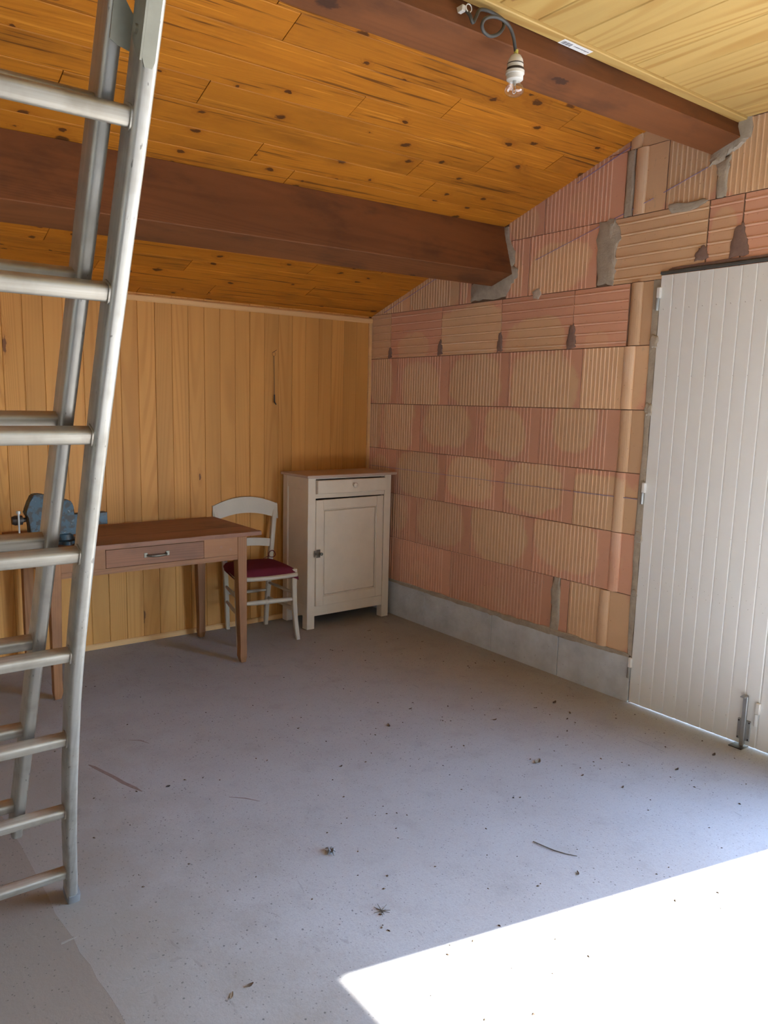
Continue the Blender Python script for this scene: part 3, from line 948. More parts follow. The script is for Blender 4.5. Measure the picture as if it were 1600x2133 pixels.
def front_rail(side):
    bm = nb()
    st = []
    ts = [0.03 + 0.09 * i for i in range(12)] + [1.15 + 0.15 * i for i in range(14)] + [3.26]
    for t in ts:
        x = lerp_tab(tabx, t) - 0.003 + RT / 2
        if side < 0: x = 2 * XC - x
        st.append(((x, 0.006, t), (1, 0, 0), (0, 1, 0)))
    sweep(bm, rrect(RT, 0.060, 0.0085, 4), st)
    r = obj('rail', bm, m_alu, ld, smooth=35)
    # lip running down the outside of the nose
    x0 = lerp_tab(tabx, 0.03) + RT / 2
    if side < 0: x0 = 2 * XC - x0
    x1 = lerp_tab(tabx, 0.0) + RT / 2
    if side < 0: x1 = 2 * XC - x1
    bm = nb()
    sweep(bm, rrect(RT + .006, 0.064, 0.006, 2), [((x1, 0.004, -0.006 + 0.0), (1, 0, 0), (0, 1, 0)), ((x0, 0.006, 0.045), (1, 0, 0), (0, 1, 0))])
    obj('rubber_foot', bm, plain('grey_rubber', (0.16, 0.16, 0.165), 0.7), r, smooth=35)
    return r
fr = front_rail(1); fl_ = front_rail(-1)
RUNG = rrect(0.030, 0.030, 0.007, 3)
def rung(t, xa, xb, y):
    bm = nb()
    sweep(bm, RUNG, [((xa, y, t), (0, 1, 0), (0, 0, 1)), ((xb, y, t), (0, 1, 0), (0, 0, 1))])
    o = obj('rung', bm, m_rung, ld, smooth=35)
    return o
for k in range(12):
    t = 0.138 + 0.28 * k
    xi = lerp_tab(tabx, t)
    rg = rung(t, 2 * XC - xi - 0.004, xi + 0.004, 0.0)
    # flared collar where the rung is swaged into the rail
    bm = nb()
    sweep(bm, rrect(0.036, 0.038, 0.009, 3), [((xi - 0.0055, 0, t), (0, 1, 0), (0, 0, 1)), ((xi - 0.002, 0, t), (0, 1, 0), (0, 0, 1))])
    obj('collar', bm, m_rung, rg, smooth=35)
    if k == 7:
        bm = nb()
        lathe(bm, [(0.012, xi + RT - 0.004), (0.012, xi + RT - 0.001), (0.006, xi + RT + 0.001)], 14, 0.0, t, 'x')
        obj('rivet', bm, m_alu, rg, smooth=35)
# sliding section behind, nested between the outer rails
RY = 0.060
def rear_x(t): return 0.380 + 0.0125 + 0.019 * (min(t, 2.6) - .42)
def rear_rail(side):
    bm = nb()
    st = []
    for t in (0.315, 0.6, 1.0, 1.4, 1.8, 2.2, 2.6, 3.0, 3.30):
        x = rear_x(t)
        if side < 0: x = 2 * XC - x
        st.append(((x, RY, t), (1, 0, 0), (0, 1, 0)))
    sweep(bm, rrect(0.026, 0.062, 0.008, 4), st)
    r = obj('rail', bm, m_alu, ld, smooth=35)
    return r
rear_rail(1); rear_rail(-1)
for k in range(11):
    t = 0.418 + 0.28 * k
    xi = rear_x(t) - 0.0125
    rg = rung(t, 2 * XC - xi - .004, xi + 0.004, RY)
# guide bracket on the outer rail
t0, t1 = 2.172, 2.46
xi = lerp_tab(tabx, 2.2) - 0.0035
m_bracket = plain('dull_galvanised', (0.30, 0.295, 0.24), 0.5, 0.35, 0.15, 30.0)
bm = nb()
prism(bm, [(xi + 0.001, t0 + .012), (xi + 0.006, t0), (xi + 0.018, t0), (xi + 0.021, t0 + .01), (xi + 0.021, t1), (xi + 0.001, t1)], -0.0275, -0.0235, 'y')
br = obj('guide_bracket', bm, m_bracket, ld)
bm = nb()
prism(bm, [(-0.0285, t0 + .008), (-0.012, t0 + .012), (0.012, t0 + .03), (0.020, t0 + .045), (0.020, t0 + .150), (0.012, t0 + .152), (-0.010, t0 + .118), (-0.016, t0 + .135), (-0.020, t0 + .16), (-0.016, t0 + .19), (-0.010, t1), (-0.0285, t1)], xi - 0.003, xi + 0.0005, 'x')
obj('bracket_flange', bm, m_bracket, br)
bm = nb()
prism(bm, [(xi - 0.003, t0 + .012), (xi - 0.003, t0 + .060), (xi - 0.028, t0 + .090), (xi - 0.034, t0 + .090), (xi - 0.034, t0 + .022), (xi - 0.022, t0 + .016)], 0.0180, 0.0215, 'y')
obj('bracket_tongue', bm, m_bracket, br)
for t in (t0 + .045, t0 + .10):
    obj('rivet', lathe(nb(), [(0.007, xi - 0.007), (0.007, xi - 0.003)], 10, -0.002, t, 'x'), m_bracket, br, smooth=40)

# ================================================================== TABLE
TZ = 0.742
tb = empty('work_table', (1.42, 4.04, 0))
tag(tb, 'old brown wooden table with one drawer and tapered legs against panelling', 'table')
def T_(x, y): return (x - 1.42, y - 4.04)
# top of three planks with a gnawed front edge
xa, xb = T_(0.825, 0)[0], T_(2.028, 0)[0]
ys = [3.732 - 4.04, 3.935 - 4.04, 4.14 - 4.04, 4.35 - 4.04]
for i in range(3):
    bm = nb()
    y0, y1 = ys[i], ys[i + 1] - 0.0008
    pts = []
    if i == 0:
        n = 26
        for k in range(n + 1):
            xx = xa + (xb - xa) * k / n
            pts.append((xx, y0 + (0.006 * abs(random.gauss(0, 1)) if (k > 17 or k in (2, 5, 9)) else 0.001 * random.random())))
        pts += [(xb + 0.006, y0 + .03), (xb - .004, y0 + .05), (xb, y0 + .08)]
    else:
        pts += [(xa, y0), (xb, y0)]
    pts += [(xb, y1), (xa, y1)]
    prism(bm, pts, TZ - 0.021, TZ, 'z')
    obj('top_plank', bm, m_ttop, tb)
def tleg(x0, x1, y0, y1, sx, sy):
    """square leg, tapered on the inner faces below the apron; sx, sy point inwards"""
    bm = nb()
    cx = x1 if sx < 0 else x0
    def ring(z, w, off=0.0):
        a = [(x0, x1)[0 if sx > 0 else 1], 0]
        ox = x0 if sx > 0 else x1
        oy = y0 if sy > 0 else y1
        return [(ox, oy), (ox + sx * w, oy), (ox + sx * w, oy + sy * w), (ox, oy + sy * w)]
    secs = [(0.0, 0.030), (0.035, 0.043), (0.10, 0.041), (0.58, 0.055), (TZ - 0.022, 0.055)]
    st = []
    rings = []
    for z, w in secs:
        ins = 0.004 if z == 0 else 0.0
        rings.append([bm.verts.new((p[0] + sx * ins, p[1] + sy * ins, z)) for p in ring(z, w)])
    for A, B in zip(rings, rings[1:]):
        for k in range(4): bm.faces.new([A[k], A[(k + 1) % 4], B[(k + 1) % 4], B[k]])
    bm.faces.new(rings[0]); bm.faces.new(rings[-1])
    bmesh.ops.bevel(bm, geom=[e for e in bm.edges], offset=0.0025, segments=1, affect='EDGES')
    me = fin(bm, 'leg')
    # grain upright: rotate data so that local X runs along the leg
    me.transform(Matrix.Rotation(math.radians(90), 4, 'Y'))
    o = link('leg', me, m_table, tb)
    o.rotation_euler = (0, math.radians(-90), 0)
    return o
LX0, LX1, LY0, LY1 = 0.905 - 1.42, 1.942 - 1.42, 3.742 - 4.04, 4.335 - 4.04
tleg(LX0, LX0 + .055, LY0, LY0 + .055, 1, 1)
tleg(LX1 - .055, LX1, LY0, LY0 + .055, -1, 1)
tleg(LX0, LX0 + .055, LY1 - .055, LY1, 1, -1)
tleg(LX1 - .055, LX1, LY1 - .055, LY1, -1, -1)
AZ0, AZ1 = 0.594, TZ - 0.0215
DX0, DX1, DZ0, DZ1 = 1.172 - 1.42, 1.690 - 1.42, 0.622, 0.714
fy = LY0 + 0.004
obj('apron_front', bx(LX0 + .0555, DX0 - .001, fy, fy + .02, DZ0, AZ1), m_table, tb)
obj('apron_front', bx(DX1 + .001, LX1 - .0555, fy, fy + .02, DZ0, AZ1), m_table, tb)
obj('apron_rail', bx(LX0 + .0555, LX1 - .0555, fy, fy + .022, AZ0, DZ0 - .001), m_table, tb)
obj('apron_rail', bx(DX0, DX1, fy, fy + .02, DZ1 + .001, AZ1), m_table, tb)
obj('apron_back', bx(LX0 + .0555, LX1 - .0555, LY1 - .024, LY1 - .004, AZ0, AZ1), m_table, tb)
for xx in (LX0 + .004, LX1 - .024):
    me = fin(bx(LY0 + .0555, LY1 - .0555, -.01, .01, AZ0, AZ1), 'apron_side')
    link('apron_side', me, m_table, tb, (xx + .01, 0, 0), (0, 0, math.pi / 2))
dr = obj('drawer', bx(DX0 + .001, DX1 - .001, fy - .001, fy + .35, DZ0 + .001, DZ1 - .001, bev=0.001), m_drawer, tb)
hx = 1.431 - 1.42
bm = nb()
tube(bm, [(hx - .052, fy - .004, .669), (hx - .045, fy - .018, .668), (hx - .025, fy - .024, .667), (hx, fy - .026, .6665), (hx + .025, fy - .024, .667), (hx + .045, fy - .018, .668), (hx + .052, fy - .004, .669)],
     [.004, .0055, .0065, .007, .0065, .0055, .004], 10)
hd = obj('handle', bm, m_nickel, dr, smooth=50)
hd['label'] = 'worn metal bow handle'
for s in (-1, 1):
    bm = bx(hx + s * .058 - .009, hx + s * .058 + .009, fy - .004, fy - .0008, .658, .682, bev=0.0012)
    lathe(bm, [(0.003, fy - .0058), (0.003, fy - .003)], 8, hx + s * .058, .670, 'y')
    obj('handle_plate', bm, m_nickel, dr)
for (px, pz) in ((1.79 - 1.42, .672), (1.845 - 1.42, .655)):
    obj('plug', lathe(nb(), [(0.008, fy - .0006), (0.008, fy + .003)], 12, px, pz, 'y'), m_copper, tb)

# ================================================================== VISE
vz = empty('bench_vise', (1.02, 3.90, TZ))
tag(vz, 'chipped blue bench vise bolted to the left end of the brown table', 'vise')
def V(x, z): return (x - 1.02, z - TZ)
bm = nb()
lathe(bm, [(0.062, 0.0), (0.062, 0.014), (0.048, 0.02), (0.042, 0.045), (0.045, 0.05)], 24)
for k in range(3):
    a = 2 * math.pi * k / 3 + .5
    lathe(bm, [(0.022, 0.0), (0.022, 0.016), (0.018, 0.018)], 12, 0.066 * math.cos(a), 0.066 * math.sin(a))
obj('base', bm, m_vise, vz, smooth=40)
bm = nb()   # fixed body with rear jaw
prism(bm, [V(.975, .786), V(1.10, .786), V(1.115, .81), V(1.10, .835), V(1.062, .845), V(1.064, .915), V(1.055, .945), V(1.045, .955), V(1.005, .955), V(1.003, .90), V(.985, .88), V(.975, .83)], -0.038, 0.038, 'y')
bmesh.ops.bevel(bm, geom=bm.edges[:], offset=0.005, segments=2, affect='EDGES')
obj('fixed_jaw', bm, m_vise, vz, smooth=40)
bm = bx(V(.93, 0)[0], V(1.228, 0)[0], -0.027, 0.027, .822 - TZ, .884 - TZ, bev=0.006, seg=2)
obj('slide', bm, m_vise, vz, smooth=40)
bm = nb()   # moving jaw, curved back
prism(bm, [V(.858, .800), V(.95, .800), V(.952, .885), V(.937, .90), V(.937, .985), V(.905, .992), V(.876, .986), V(.862, .955), V(.848, .918), V(.840, .896), V(.858, .885)], -0.036, 0.036, 'y')
bmesh.ops.bevel(bm, geom=bm.edges[:], offset=0.005, segments=2, affect='EDGES')
obj('moving_jaw', bm, m_vise, vz, smooth=40)
obj('jaw_plate', bx(V(.9375, 0)[0], V(.945, 0)[0], -0.036, 0.036, .925 - TZ, .983 - TZ), m_copper, vz)
obj('jaw_plate', bx(V(.996, 0)[0], V(1.0025, 0)[0], -0.036, 0.036, .91 - TZ, .953 - TZ), m_iron, vz)
bm = nb()
lathe(bm, [(0.010, V(.85, 0)[0]), (0.012, V(.835, 0)[0]), (0.022, V(.832, 0)[0]), (0.024, V(.80, 0)[0]), (0.018, V(.786, 0)[0])], 16, 0, .868 - TZ, 'x')
sp = obj('spindle', bm, m_iron, vz, smooth=40)
bm = nb()
xx = V(.810, 0)[0]
tube(bm, [(xx, -0.030, .768 - TZ + .01), (xx, -0.030, .905 - TZ)], 0.0045, 8)
tube(bm, [(xx, -0.030, .903 - TZ), (xx, -0.030, .916 - TZ)], 0.0105, 10)
tube(bm, [(xx, -0.030, .770 - TZ), (xx, -0.030, .780 - TZ)], 0.009, 10)
obj('handle_bar', bm, m_zinc, sp, smooth=40)

# ================================================================== CABINET
CX0, CX1, CY0, CY1, CZ = 2.548, 3.206, 4.085, 4.398, 0.982
cb = empty('cabinet', ((CX0 + CX1) / 2, (CY0 + CY1) / 2, 0))
tag(cb, 'small cream painted cupboard with one drawer and one door in the corner', 'cabinet')
ox, oy = (CX0 + CX1) / 2, (CY0 + CY1) / 2
def cbox(name, x0, x1, y0, y1, z0, z1, mat=m_cream, bev=0.0015, parent=cb):
    return obj(name, bx(x0 - ox, x1 - ox, y0 - oy, y1 - oy, z0, z1, bev=bev), mat, parent)
PW = 0.056
for x0, y0 in ((CX0, CY0), (CX1 - PW, CY0), (CX0, CY1 - PW), (CX1 - PW, CY1 - PW)):
    cbox('leg', x0, x0 + PW, y0, y0 + (PW if y0 == CY0 else PW), 0, CZ - .001)
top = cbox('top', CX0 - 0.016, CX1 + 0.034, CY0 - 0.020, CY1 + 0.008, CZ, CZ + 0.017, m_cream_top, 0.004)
for sx, nm in ((CX0 + .004, 'side_rail'), (CX1 - .024, 'side_rail')):
    cbox('side_rail', sx, sx + .02, CY0 + PW, CY1 - PW, CZ - 0.075, CZ - .001)
    cbox('side_rail', sx, sx + .02, CY0 + PW, CY1 - PW, 0.082, 0.15)
    cbox('side_panel', sx + .007, sx + .014, CY0 + PW - .004, CY1 - PW + .004, 0.148, CZ - 0.074)
cbox('back_panel', CX0 + PW, CX1 - PW, CY1 - .015, CY1 - .005, 0.085, CZ - .002)
cbox('bottom_panel', CX0 + .02, CX1 - .02, CY0 + .02, CY1 - .016, 0.13, 0.148)
cbox('bottom_rail', CX0 + PW, CX1 - PW, CY0 + .003, CY0 + .025, 0.084, 0.150)
cbox('middle_rail', CX0 + PW, CX1 - PW, CY0 + .003, CY0 + .025, 0.850, 0.879)
cbox('top_rail', CX0 + PW, CX1 - PW, CY0 + .003, CY0 + .025, 0.973, CZ - .001)
cbox('shadow_backing', CX0 + PW, CX1 - PW, CY0 + .040, CY0 + .044, 0.15, 0.972, m_gap, 0)  # near-black sheet added to stand for shade behind the drawer and door gaps
w = cbox('drawer', CX0 + PW + .004, CX1 - PW - .002, CY0 - 0.020, CY0 + .035, 0.881, 0.9655, m_cream, 0.002)
bm = nb()
lathe(bm, [(0.008, CY0 - .020 - oy), (0.008, CY0 - .028 - oy), (0.0155, CY0 - .034 - oy), (0.0165, CY0 - .040 - oy), (0.012, CY0 - .047 - oy), (0.004, CY0 - .049 - oy)], 16, 2.885 - ox, 0.928, 'y')
obj('knob', bm, m_cream, w, smooth=50)
# framed door, a little askew in its opening
DXa, DXb, DZa, DZb = CX0 + PW + .003, CX1 - PW - .003, 0.153, 0.847
dc = empty('door', (DXb - ox, CY0 - oy, DZa))
dc.parent = cb
dc.rotation_euler = (0, math.radians(-0.35), math.radians(0.9))
dw, dh = DXb - DXa, DZb - DZa - 0.004
def dbox(name, x0, x1, y0, y1, z0, z1, bev=0.0015, mat=m_cream):
    return obj(name, bx(x0, x1, y0, y1, z0, z1, bev=bev), mat, dc)
ST = 0.056
dbox('stile', -dw, -dw + ST, -0.001, 0.018, 0, dh)
dbox('stile', -ST, 0, -0.001, 0.018, 0, dh)
dbox('rail', -dw + ST, -ST, -0.0005, 0.018, dh - 0.062, dh)
dbox('rail', -dw + ST, -ST, -0.0005, 0.018, 0, 0.060)
dbox('panel', -dw + ST + .0105, -ST - .0105, 0.0035, 0.014, 0.0705, dh - 0.0725, 0.003)
dbox('panel_ground', -dw + ST - .004, -ST + .004, 0.0125, 0.0165, 0.056, dh - 0.058)
bm = nb()   # bead round the panel
xl, xr, zl, zh = -dw + ST, -ST, 0.060, dh - 0.062
for (a0, a1, b0, b1) in ((xl, xl + .007, zl, zh), (xr - .007, xr, zl, zh), (xl, xr, zl, zl + .007), (xl, xr, zh - .007, zh)):
    box(bm, a0, a1, 0.0015, 0.0095, b0, b1, bev=0.002)
obj('bead', bm, m_cream, dc)
lz = 0.500 - DZa
lt = obj('latch', bx(-dw + .002, -dw + .030, -0.006, -0.0008, lz - .026, lz + .026, bev=0.001), m_nickel, dc)
lt['label'] = 'small nickel turn latch'
# (sub-pieces of the latch belong to the door part itself)
bm = bx(-dw - .016, -dw - .003, -0.006, -0.0012, lz - .020, lz + .020, bev=0.001)
box(bm, -dw - .010, -dw + .018, -0.011, -0.006, lz - .006, lz + .007, bev=0.001)
lathe(bm, [(0.005, -0.018), (0.010, -0.021), (0.010, -0.027), (0.004, -0.030)], 12, -dw + .027, lz, 'y')
obj('latch_catch', bm, m_nickel, dc, smooth=40)
for z in (0.10, dh - 0.12):
    bm = nb()
    lathe(bm, [(0.0045, z), (0.0045, z + .05)], 10, 0.004, -0.003)
    obj('hinge', bm, m_cream, dc, smooth=40)

# ================================================================== CHAIR
ch = empty('dining_chair', (2.240, 4.185, 0), (0, 0, math.radians(-7.4)))
tag(ch, 'grey beige painted country chair with curved front legs between table and cupboard', 'chair')
# local frame: -y is the front
def leg_tube(name, pts, rad, seg=10):
    bm = nb()
    tube(bm, pts, rad, seg)
    return obj(name, bm, m_chair, ch, smooth=50)
def flat_leg(pts, w, d, name='leg'):
    bm = nb()
    st = []
    for (x, y, z), ww, dd in zip(pts, w, d):
        st.append(((x, y, z), (ww, 0, 0), (0, dd, 0)))
    sweep(bm, rrect(1, 1, 0.22, 3), st)
    return obj(name, bm, m_chair, ch, smooth=40)
for s in (-1, 1):
    # sabre front legs
    flat_leg([(s * .190, -.205, 0), (s * .187, -.194, .05), (s * .184, -.176, .13), (s * .182, -.165, .22), (s * .181, -.160, .32), (s * .181, -.160, .405), (s * .181, -.160, .438)],
             [.026, .027, .029, .031, .033, .035, .033], [.028, .029, .031, .033, .035, .036, .033])
    # rear posts splayed out above the seat
    flat_leg([(s * .130, .182, 0), (s * .137, .176, .15), (s * .145, .168, .30), (s * .152, .164, .43), (s * .172, .178, .58), (s * .192, .198, .72), (s * .205, .214, .80)],
             [.026, .028, .030, .032, .032, .032, .026], [.028, .030, .032, .034, .032, .028, .020], 'leg')
# crest rail, arched and bowed backwards
def arch(name, z_lo, z_hi, rise_lo, rise_hi, half, y0, bow, th, zt):
    bm = nb()
    N = 16
    st = []
    rings = []
    for i in range(N + 1):
        u = -1 + 2 * i / N
        x = u * half
        y = y0 + bow * (1 - u * u)
        lo = z_lo + rise_lo * (1 - u * u)
        hi = z_hi + rise_hi * (1 - u * u)
        lean = zt
        rings.append([bm.verts.new((x, y - th / 2, lo)), bm.verts.new((x, y + th / 2, lo)), bm.verts.new((x, y + th / 2 + lean, hi)), bm.verts.new((x, y - th / 2 + lean, hi))])
    for A, B in zip(rings, rings[1:]):
        for k in range(4): bm.faces.new([A[k], A[(k + 1) % 4], B[(k + 1) % 4], B[k]])
    bm.faces.new(rings[0]); bm.faces.new(rings[-1])
    bmesh.ops.bevel(bm, geom=[e for e in bm.edges if len(e.link_faces) == 2 and e.calc_face_angle(0) > 0.9], offset=0.004, segments=2, affect='EDGES')
    return obj(name, bm, m_chair, ch, smooth=35)
arch('crest_rail', 0.700, 0.795, 0.046, 0.052, 0.216, 0.196, 0.006, 0.018, 0.012)
arch('back_slat', 0.523, 0.572, 0.012, 0.014, 0.158, 0.170, 0.010, 0.014, 0.006)
# seat frame and rush
bm = nb()
prism(bm, [(-.205, -.178), (.205, -.178), (.163, .170), (-.163, .170)], 0.402, 0.424, 'z')
bmesh.ops.bevel(bm, geom=bm.edges[:], offset=0.008, segments=2, affect='EDGES')
obj('seat', bm, m_rush, ch, smooth=40)
bm = nb()
tube(bm, [(-.19, -.183, .405), (-.1, -.192, .402), (0, -.196, .401), (.1, -.192, .402), (.19, -.183, .405)], 0.014, 10)
obj('front_rail', bm, m_chair, ch, smooth=50)
def turned(name, a, b, r0, r1):
    bm = nb()
    n = 12
    A, B = Vector(a), Vector(b)
    pts, rr = [], []
    prof = [0.55, 0.62, 0.72, 0.85, 0.95, 1.0, 1.0, 1.0, .95, .85, .72, .62, .55]
    for i in range(n + 1):
        pts.append(A + (B - A) * (i / n)); rr.append(r0 + (r1 - r0) * prof[i])
    tube(bm, pts, rr, 10)
    return obj(name, bm, m_chair, ch, smooth=50)
t_ = turned('stretcher', (-.182, -.163, .248), (.182, -.163, .248), .004, .0155)
bm = nb()
lathe(bm, [(0.0155, -0.008), (0.0185, -0.004), (0.0185, 0.004), (0.0155, 0.008)], 14, -.163, .248, 'x')
obj('ring', bm, m_chair, t_, smooth=40)
for s in (-1, 1):
    turned('stretcher', (s * .182, -.165, .285), (s * .143, .172, .285), .004, .011)
    turned('stretcher', (s * .183, -.170, .185), (s * .139, .175, .185), .004, .011)
turned('stretcher', (-.141, .172, .235), (.141, .172, .235), .004, .011)

# cushion lying on the seat
cu = empty('seat_cushion', (2.240, 4.185, 0.424), (0, 0, math.radians(-7.4)))
tag(cu, 'flat burgundy cloth cushion tied to the painted chair', 'cushion')
bm = nb()
N, Mm = 22, 22
grid = []
for i in range(N + 1):
    row = []
    for j in range(Mm + 1):
        u, v = -1 + 2 * i / N, -1 + 2 * j / Mm
        hw = 0.205 - 0.020 * (v + 1) * 0.9
        px = u * hw * (1 - 0.03 * abs(v) ** 4)
        py = -0.192 + (v + 1) * 0.178
        e = max(abs(u), abs(v))
        t = (1 - abs(u) ** 6) * (1 - abs(v) ** 6)
        z = 0.004 + 0.026 * t ** 0.4 + 0.010 * t * math.exp(-((v - 0.1) ** 2 + u * u) * 1.5)
        dr_ = -0.030 * max(0, -v - 0.86) / 0.14 - 0.016 * max(0, abs(u) - 0.86) / 0.14 * (1 if v < .8 else .3)
        row.append(bm.verts.new((px, py, z + dr_)))
    grid.append(row)
for i in range(N):
    for j in range(Mm):
        bm.faces.new([grid[i][j], grid[i + 1][j], grid[i + 1][j + 1], grid[i][j + 1]])
ext = bmesh.ops.extrude_face_region(bm, geom=bm.faces[:])
for v in [g for g in ext['geom'] if isinstance(g, bmesh.types.BMVert)]: v.co.z -= 0.010
obj('cover', bm, m_cush, cu, smooth=60)
for s in (-1, 1):
    bm = nb()
    pts = []
    for k in range(15):
        a = 2 * math.pi * k / 14
        pts.append((s * .158 + .024 * math.cos(a) + .002 * k / 14, .148 + .004 * math.sin(2 * a), .052 + .022 * math.sin(a)))
    tube(bm, pts, 0.0028, 6)
    tube(bm, [(s * .135, .145, .040), (s * .11, .125, .038), (s * .085, .10, .037)], 0.0026, 6)
    obj('tie', bm, m_cush, cu, smooth=60)

# ================================================================== PENDANT BULB
BXp, BYp = 1.852, 1.800
pb = empty('pendant_bulb', (BXp, BYp, 2.40))
tag(pb, 'clear bulb in a white porcelain holder hanging on a looped grey cable', 'lamp')
def PZ(z): return z - 2.40
bm = nb()
lathe(bm, [(0.008, PZ(2.520)), (0.016, PZ(2.515)), (0.0225, PZ(2.503)), (0.0245, PZ(2.492)), (0.0245, PZ(2.480))], 24)
sk = obj('socket', bm, m_porc, pb, smooth=50)
bm = nb()
lathe(bm, [(0.0262, PZ(2.4795)), (0.0268, PZ(2.476)), (0.0262, PZ(2.472))], 24)
obj('socket_seam', bm, m_iron, sk, smooth=50)
bm = nb()
lathe(bm, [(0.0255, PZ(2.4925)), (0.0255, PZ(2.490))], 24)
obj('socket_seam', bm, m_iron, sk, smooth=50)
bm = nb()
prof = [(0.0285, PZ(2.4715)), (0.0285, PZ(2.463)), (0.0245, PZ(2.461))]
z = 2.461
while z > 2.446:
    prof += [(0.0245, PZ(z)), (0.0255, PZ(z - .0012)), (0.0245, PZ(z - .0024))]
    z -= 0.003
prof.append((0.021, PZ(2.445)))
lathe(bm, prof, 24)
obj('collar', bm, m_porc, pb, smooth=50)
bm = nb()
prof = [(0.013, PZ(2.4445))]
for k in range(1, 17):
    a = math.radians(25 + 155 * k / 16)
    prof.append((max(0.030 * math.sin(a), 0.0006) if k > 5 else 0.013 + (0.030 * math.sin(math.radians(25 + 155 * 5 / 16)) - 0.013) * (k / 5), PZ(2.4445 - 0.0415 * k / 16 if k <= 5 else 0) if k <= 5 else PZ(2.4325 + 0.0300 * math.cos(a))))
gl_prof = [(0.013, PZ(2.4445)), (0.015, PZ(2.441)), (0.0215, PZ(2.434)), (0.027, PZ(2.428)), (0.0300, PZ(2.4215))]
for k in range(1, 10):
    a = math.radians(90 * k / 9)
    gl_prof.append((max(0.0305 * math.cos(a), 0.0005), PZ(2.420 - 0.0180 * math.sin(a))))
bm.free(); bm = nb()
gl_prof = [(r, PZ(2.4445) + (h - PZ(2.4445)) * 1.08) for r, h in gl_prof]
lathe(bm, gl_prof, 24)
bmesh.ops.delete(bm, geom=[f for f in bm.faces if len(f.verts) > 4], context='FACES_ONLY')
gb = obj('glass_bulb', bm, m_glass, pb, smooth=80)
bm = nb()
tube(bm, [(0, 0, PZ(2.446)), (0, 0, PZ(2.432))], [0.006, 0.004], 8)
for s in (-1, 1): tube(bm, [(s * .003, 0, PZ(2.432)), (s * .006, 0, PZ(2.424)), (s * .006, 0, PZ(2.414))], 0.0009, 5)
tube(bm, [(0.006 * math.cos(a), 0.003 * math.sin(a), PZ(2.414) - 0.005 * math.sin(a)) for a in [math.pi * k / 8 for k in range(9)]], 0.0009, 5)
obj('filament', bm, m_zinc, gb, smooth=60)
bm = nb()
tube(bm, [(0, 0, PZ(2.519)), (0, 0, PZ(2.532))], 0.0068, 10)
obj('tape', bm, m_tape, pb, smooth=60)
# cable: pixels of the photograph were turned into points just in front of the beam
cab = [(1.684, 1.866, 2.626), (1.6814, 1.83, 2.5934), (1.6915, 1.825, 2.5724), (1.7104, 1.83, 2.5979), (1.7325, 1.838, 2.6241), (1.7779, 1.842, 2.6330), (1.8211, 1.835, 2.6221), (1.8204, 1.825, 2.6023), (1.8063, 1.82, 2.5806), (1.7801, 1.815, 2.5596), (1.7476, 1.81, 2.5463), (1.7195, 1.806, 2.5491), (1.7078, 1.803, 2.563), (1.7155, 1.8, 2.5797), (1.7365, 1.798, 2.5915), (1.7622, 1.796, 2.5969), (1.7927, 1.796, 2.5951), (1.8193, 1.797, 2.5844), (1.8365, 1.798, 2.5628), (1.8467, 1.8, 2.5393), (1.8515, 1.8, 2.5215)]
def smooth_path(P, n=5):
    P = [Vector(p) for p in P]
    out = []
    for i in range(len(P) - 1):
        p0, p1, p2, p3 = P[max(i - 1, 0)], P[i], P[i + 1], P[min(i + 2, len(P) - 1)]
        for k in range(n):
            t = k / n
            out.append(0.5 * ((2 * p1) + (-p0 + p2) * t + (2 * p0 - 5 * p1 + 4 * p2 - p3) * t * t + (-p0 + 3 * p1 - 3 * p2 + p3) * t ** 3))
    out.append(P[-1])
    return out
bm = nb()
tube(bm, [p - Vector((BXp, BYp, 2.40)) for p in smooth_path(cab)], 0.0052, 9)
obj('cable', bm, m_cable, pb, smooth=70)
bm = nb()
box(bm, 1.664 - BXp, 1.679 - BXp, 1.842 - BYp, 1.872 - BYp, PZ(2.604), PZ(2.622), bev=0.002)
tube(bm, [(1.682 - BXp + .011 * math.cos(a), 1.834 - BYp, PZ(2.612) + .011 * math.sin(a)) for a in [2 * math.pi * k / 12 for k in range(13)]], 0.0016, 6)
obj('cable_clip', bm, m_porc, pb, smooth=40)

# ================================================================== ROD HANGING ON THE PANELLING
hk = empty('hanging_rod', (2.48, Y - 0.012, 1.80))
tag(hk, 'thin dark metal rod with a bent tip hanging from a nail on the panelling', 'rod')
bm = nb()
tube(bm, [(0.0, -0.004, -0.062), (0.002, -0.004, -0.18), (0.004, -0.004, -0.31)], 0.0018, 6)
obj('shaft', bm, m_iron, hk)
bm = nb()
tube(bm, [(0.004, -0.005, -0.305), (0.0045, -0.005, -0.335), (0.005, -0.005, -0.352), (0.016, -0.006, -0.368)], [.0045, .0048, .0045, .0035], 8)
obj('grip', bm, plain('black_rubber', (0.03, 0.022, 0.02), 0.6), hk, smooth=50)
bm = nb()
tube(bm, [(0.012 * math.cos(a), -0.004, -0.050 + 0.013 * math.sin(a)) for a in [2 * math.pi * k / 14 for k in range(15)]], 0.0008, 5)
obj('ring', bm, m_iron, hk)
bm = nb()
tube(bm, [(-0.001, 0.012, -0.040), (0.004, -0.004, -0.034), (0.014, -0.014, -0.024)], 0.0014, 6)
obj('nail', bm, m_iron, hk)

